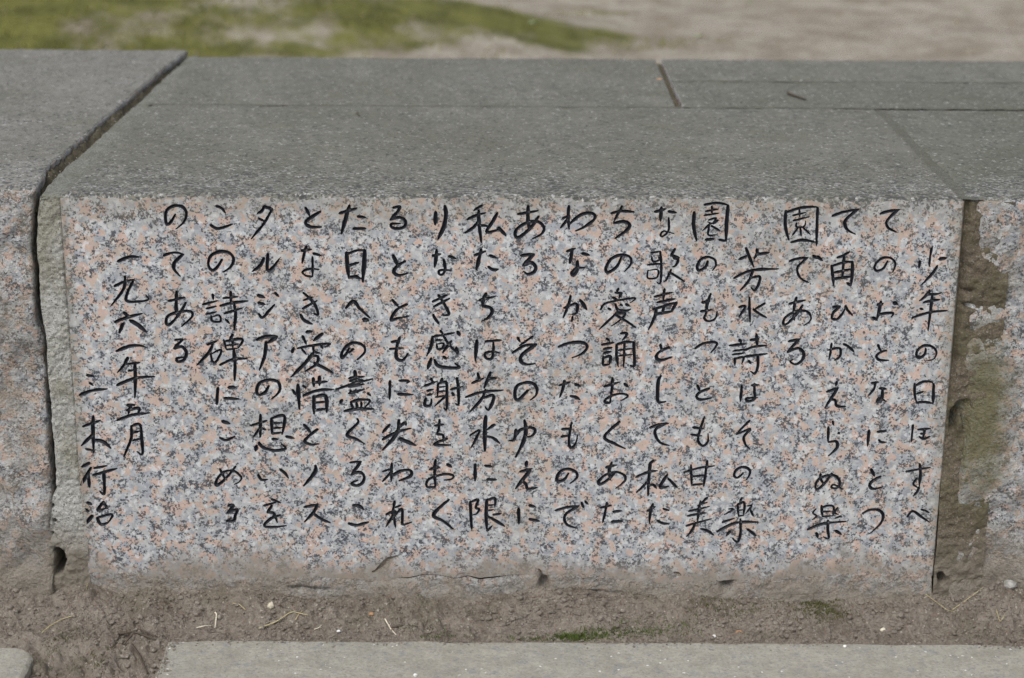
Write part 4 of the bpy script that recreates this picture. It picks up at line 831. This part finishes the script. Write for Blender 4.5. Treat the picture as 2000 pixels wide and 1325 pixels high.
# ---------------------------------------------------------------- yard behind the wall
ZY = -.30
xa = np.r_[-60, -30, -14, np.linspace(-6, -2.2, 12), np.linspace(-2, 3.2, 330), np.linspace(3.5, 7, 12), 14, 30, 60]; ya = np.r_[.93, np.linspace(1.0, 5.5, 260), np.linspace(5.8, 10, 14), 16, 30, 70]
X_, Y_ = np.meshgrid(xa, ya, indexing='ij'); P = P3(X_, Y_); q = lambda sc, o, s: fbm(P, sc, o, s).reshape(X_.shape)
e1 = ((X_+.37)/.92)**2+((Y_-3.05)/.50)**2; mound = np.exp(-e1**1.9)
mound = np.maximum(mound, .7*np.exp(-(((X_-3.4)/.7)**2+((Y_-4.9)/.5)**2)**1.6)); mound = np.maximum(mound, .8*np.exp(-(((X_+2.6)/1.0)**2+((Y_-3.3)/.7)**2)**1.6)); Hh = .125*mound+.05*np.exp(-((X_+1.0)/.5)**2-((Y_-2.7)/.3)**2)+.018*q(2.2, 4, 400)+.007*q(14, 4, 402)
ms = .60*sstep(.02, .35, mound)+.70*np.exp(-((X_+.9)/.7)**2-((Y_-2.7)/.35)**2)+.30*np.exp(-((X_-.75)/.6)**2-((Y_-2.95)/.10)**2)-.25*sstep(1.0, 1.8, X_)+.03
for px, py, rx, ry, a_ in ((270, 52, .20, .16, .42), (620, 62, .15, .10, .40), (500, 20, .25, .15, .30), (1250, 78, .3, .06, -.45), (1180, 32, .15, .08, -.4), (1060, 108, .12, .05, -.5), (1650, 70, .4, .3, .3)):
    c_ = gnd(px, py, ZY+(.08 if px < 1000 else 0)); ms = ms-a_*np.exp(-((X_-c_[0])/rx)**2-((Y_-c_[1])/ry)**2)
yo = mesh('yard', np.stack([X_.ravel(), Y_.ravel(), (ZY+Hh).ravel()], 1), grid_faces(len(xa), len(ya)), M['yard'], loc=(0, 3, ZY))
at = yo.data.attributes.new('moss', 'FLOAT', 'POINT'); at.data.foreach_set('value', ms.ravel().astype(np.float32)); tag(yo, kind='structure')
def yz(x, y): i = np.clip(np.searchsorted(xa, x), 0, len(xa)-1); j = np.clip(np.searchsorted(ya, y), 0, len(ya)-1); return ZY+Hh[i, j], ms[i, j]
# short moss tufts and litter on the yard
V = []; F_ = []; k = 0
for i in range(26000):
    x = rng.uniform(-1.3, 2.2); y = rng.uniform(2.1, 4.3); z, m_ = yz(x, y)
    if m_+.5*vnoise(np.array([[x, y, 0]]), 6.5, 4)[0] < .35+.3*rng.random(): continue
    h = rng.uniform(.004, .014); th = rng.uniform(0, 6.28); dx, dy = math.cos(th)*.003, math.sin(th)*.003
    V += [(x+dx, y+dy, z-.002), (x-dx, y-dy, z-.002), (x+rng.normal(0, .005), y+rng.normal(0, .005), z+h)]; F_.append((k, k+1, k+2)); k += 3
tag(mesh('moss', V, F_, M['tuft'], smooth=False), 'soft green moss covering the mound behind the wall', 'moss', kind='stuff')
V = []; F_ = []; k = 0
for i in range(9000):
    x = rng.uniform(-1.4, 2.3); y = rng.uniform(2.1, 4.4); z, m_ = yz(x, y)
    if vnoise(np.array([[x, y, 0]]), 4.5, 14)[0]+.5*(x > .8) < rng.uniform(-.2, .9): continue
    s = rng.uniform(.003, .009); th = rng.uniform(0, 6.28); c_, s_ = math.cos(th), math.sin(th); tl = rng.uniform(.1, .6)
    for (a, b, c) in ((-1, 0, 0), (0, -.4, .2), (1, 0, tl), (0, .4, .2)): V.append((x+s*(a*c_-b*s_), y+s*(a*s_+b*c_), z+.002+s*c))
    F_.append((k, k+1, k+2, k+3)); k += 4
tag(mesh('leaf_litter', V, F_, M['leaf'], smooth=False), 'brown leaf litter on the pale earth behind the wall', 'litter', kind='stuff')
def fallen(px, py, s, mat, label):
    z = ZY
    for _ in range(6): p = gnd(px, py, z); z = float(yz(p[0], p[1])[0])
    V = []
    for i in range(7):
        t = i/6; w_ = math.sin(math.pi*min(t*1.05, 1))*.38; V += [((t-.5)*2*s, -w_*s, .004+.25*s*math.sin(t*3)), ((t-.5)*2*s, 0, .001+.2*s*math.sin(t*3)), ((t-.5)*2*s, w_*s, .004+.3*s*math.sin(t*3))]
    a = px*.7; V = np.array(V); V = np.stack([V[:, 0]*math.cos(a)-V[:, 1]*math.sin(a)+p[0], V[:, 0]*math.sin(a)+V[:, 1]*math.cos(a)+p[1], V[:, 2]+z+.004], 1)
    tag(mesh('fallen_leaf', V, grid_faces(7, 3), mat), label, 'leaf')
fallen(271, 51, .014, M['pebw'], 'pale fallen leaf on the bare earth between moss patches, far left')
fallen(500, 36, .013, M['leafg'], 'pale leaf on the bare earth left of the mound')
fallen(1042, 50, .016, M['leafg'], 'light green leaf on the edge of the moss mound')
fallen(756, 66, .012, M['pebw'], 'small pale leaf in the middle of the moss mound')
fallen(1365, 77, .014, M['leafg'], 'pale green leaf on mossy earth right of the mound')
fallen(1462, 11, .013, M['leafg'], 'light green leaf near the top edge above the long right rear stone')
fallen(1868, 50, .012, M['straw'], 'yellowish fallen leaf on the brown litter at right')
fallen(1888, 22, .010, M['leafg'], 'greenish fallen leaf above the yellowish one at right')
fallen(1888, 108, .012, M['peb'], 'cream fallen leaf just beyond the wall at right')
fallen(1200, 107, .013, M['straw'], 'yellow green leaf close behind the wall left of its rear joint')
fallen(530, 2, .02, M['leaf'], 'dark reddish dead leaf at the top edge of the view')
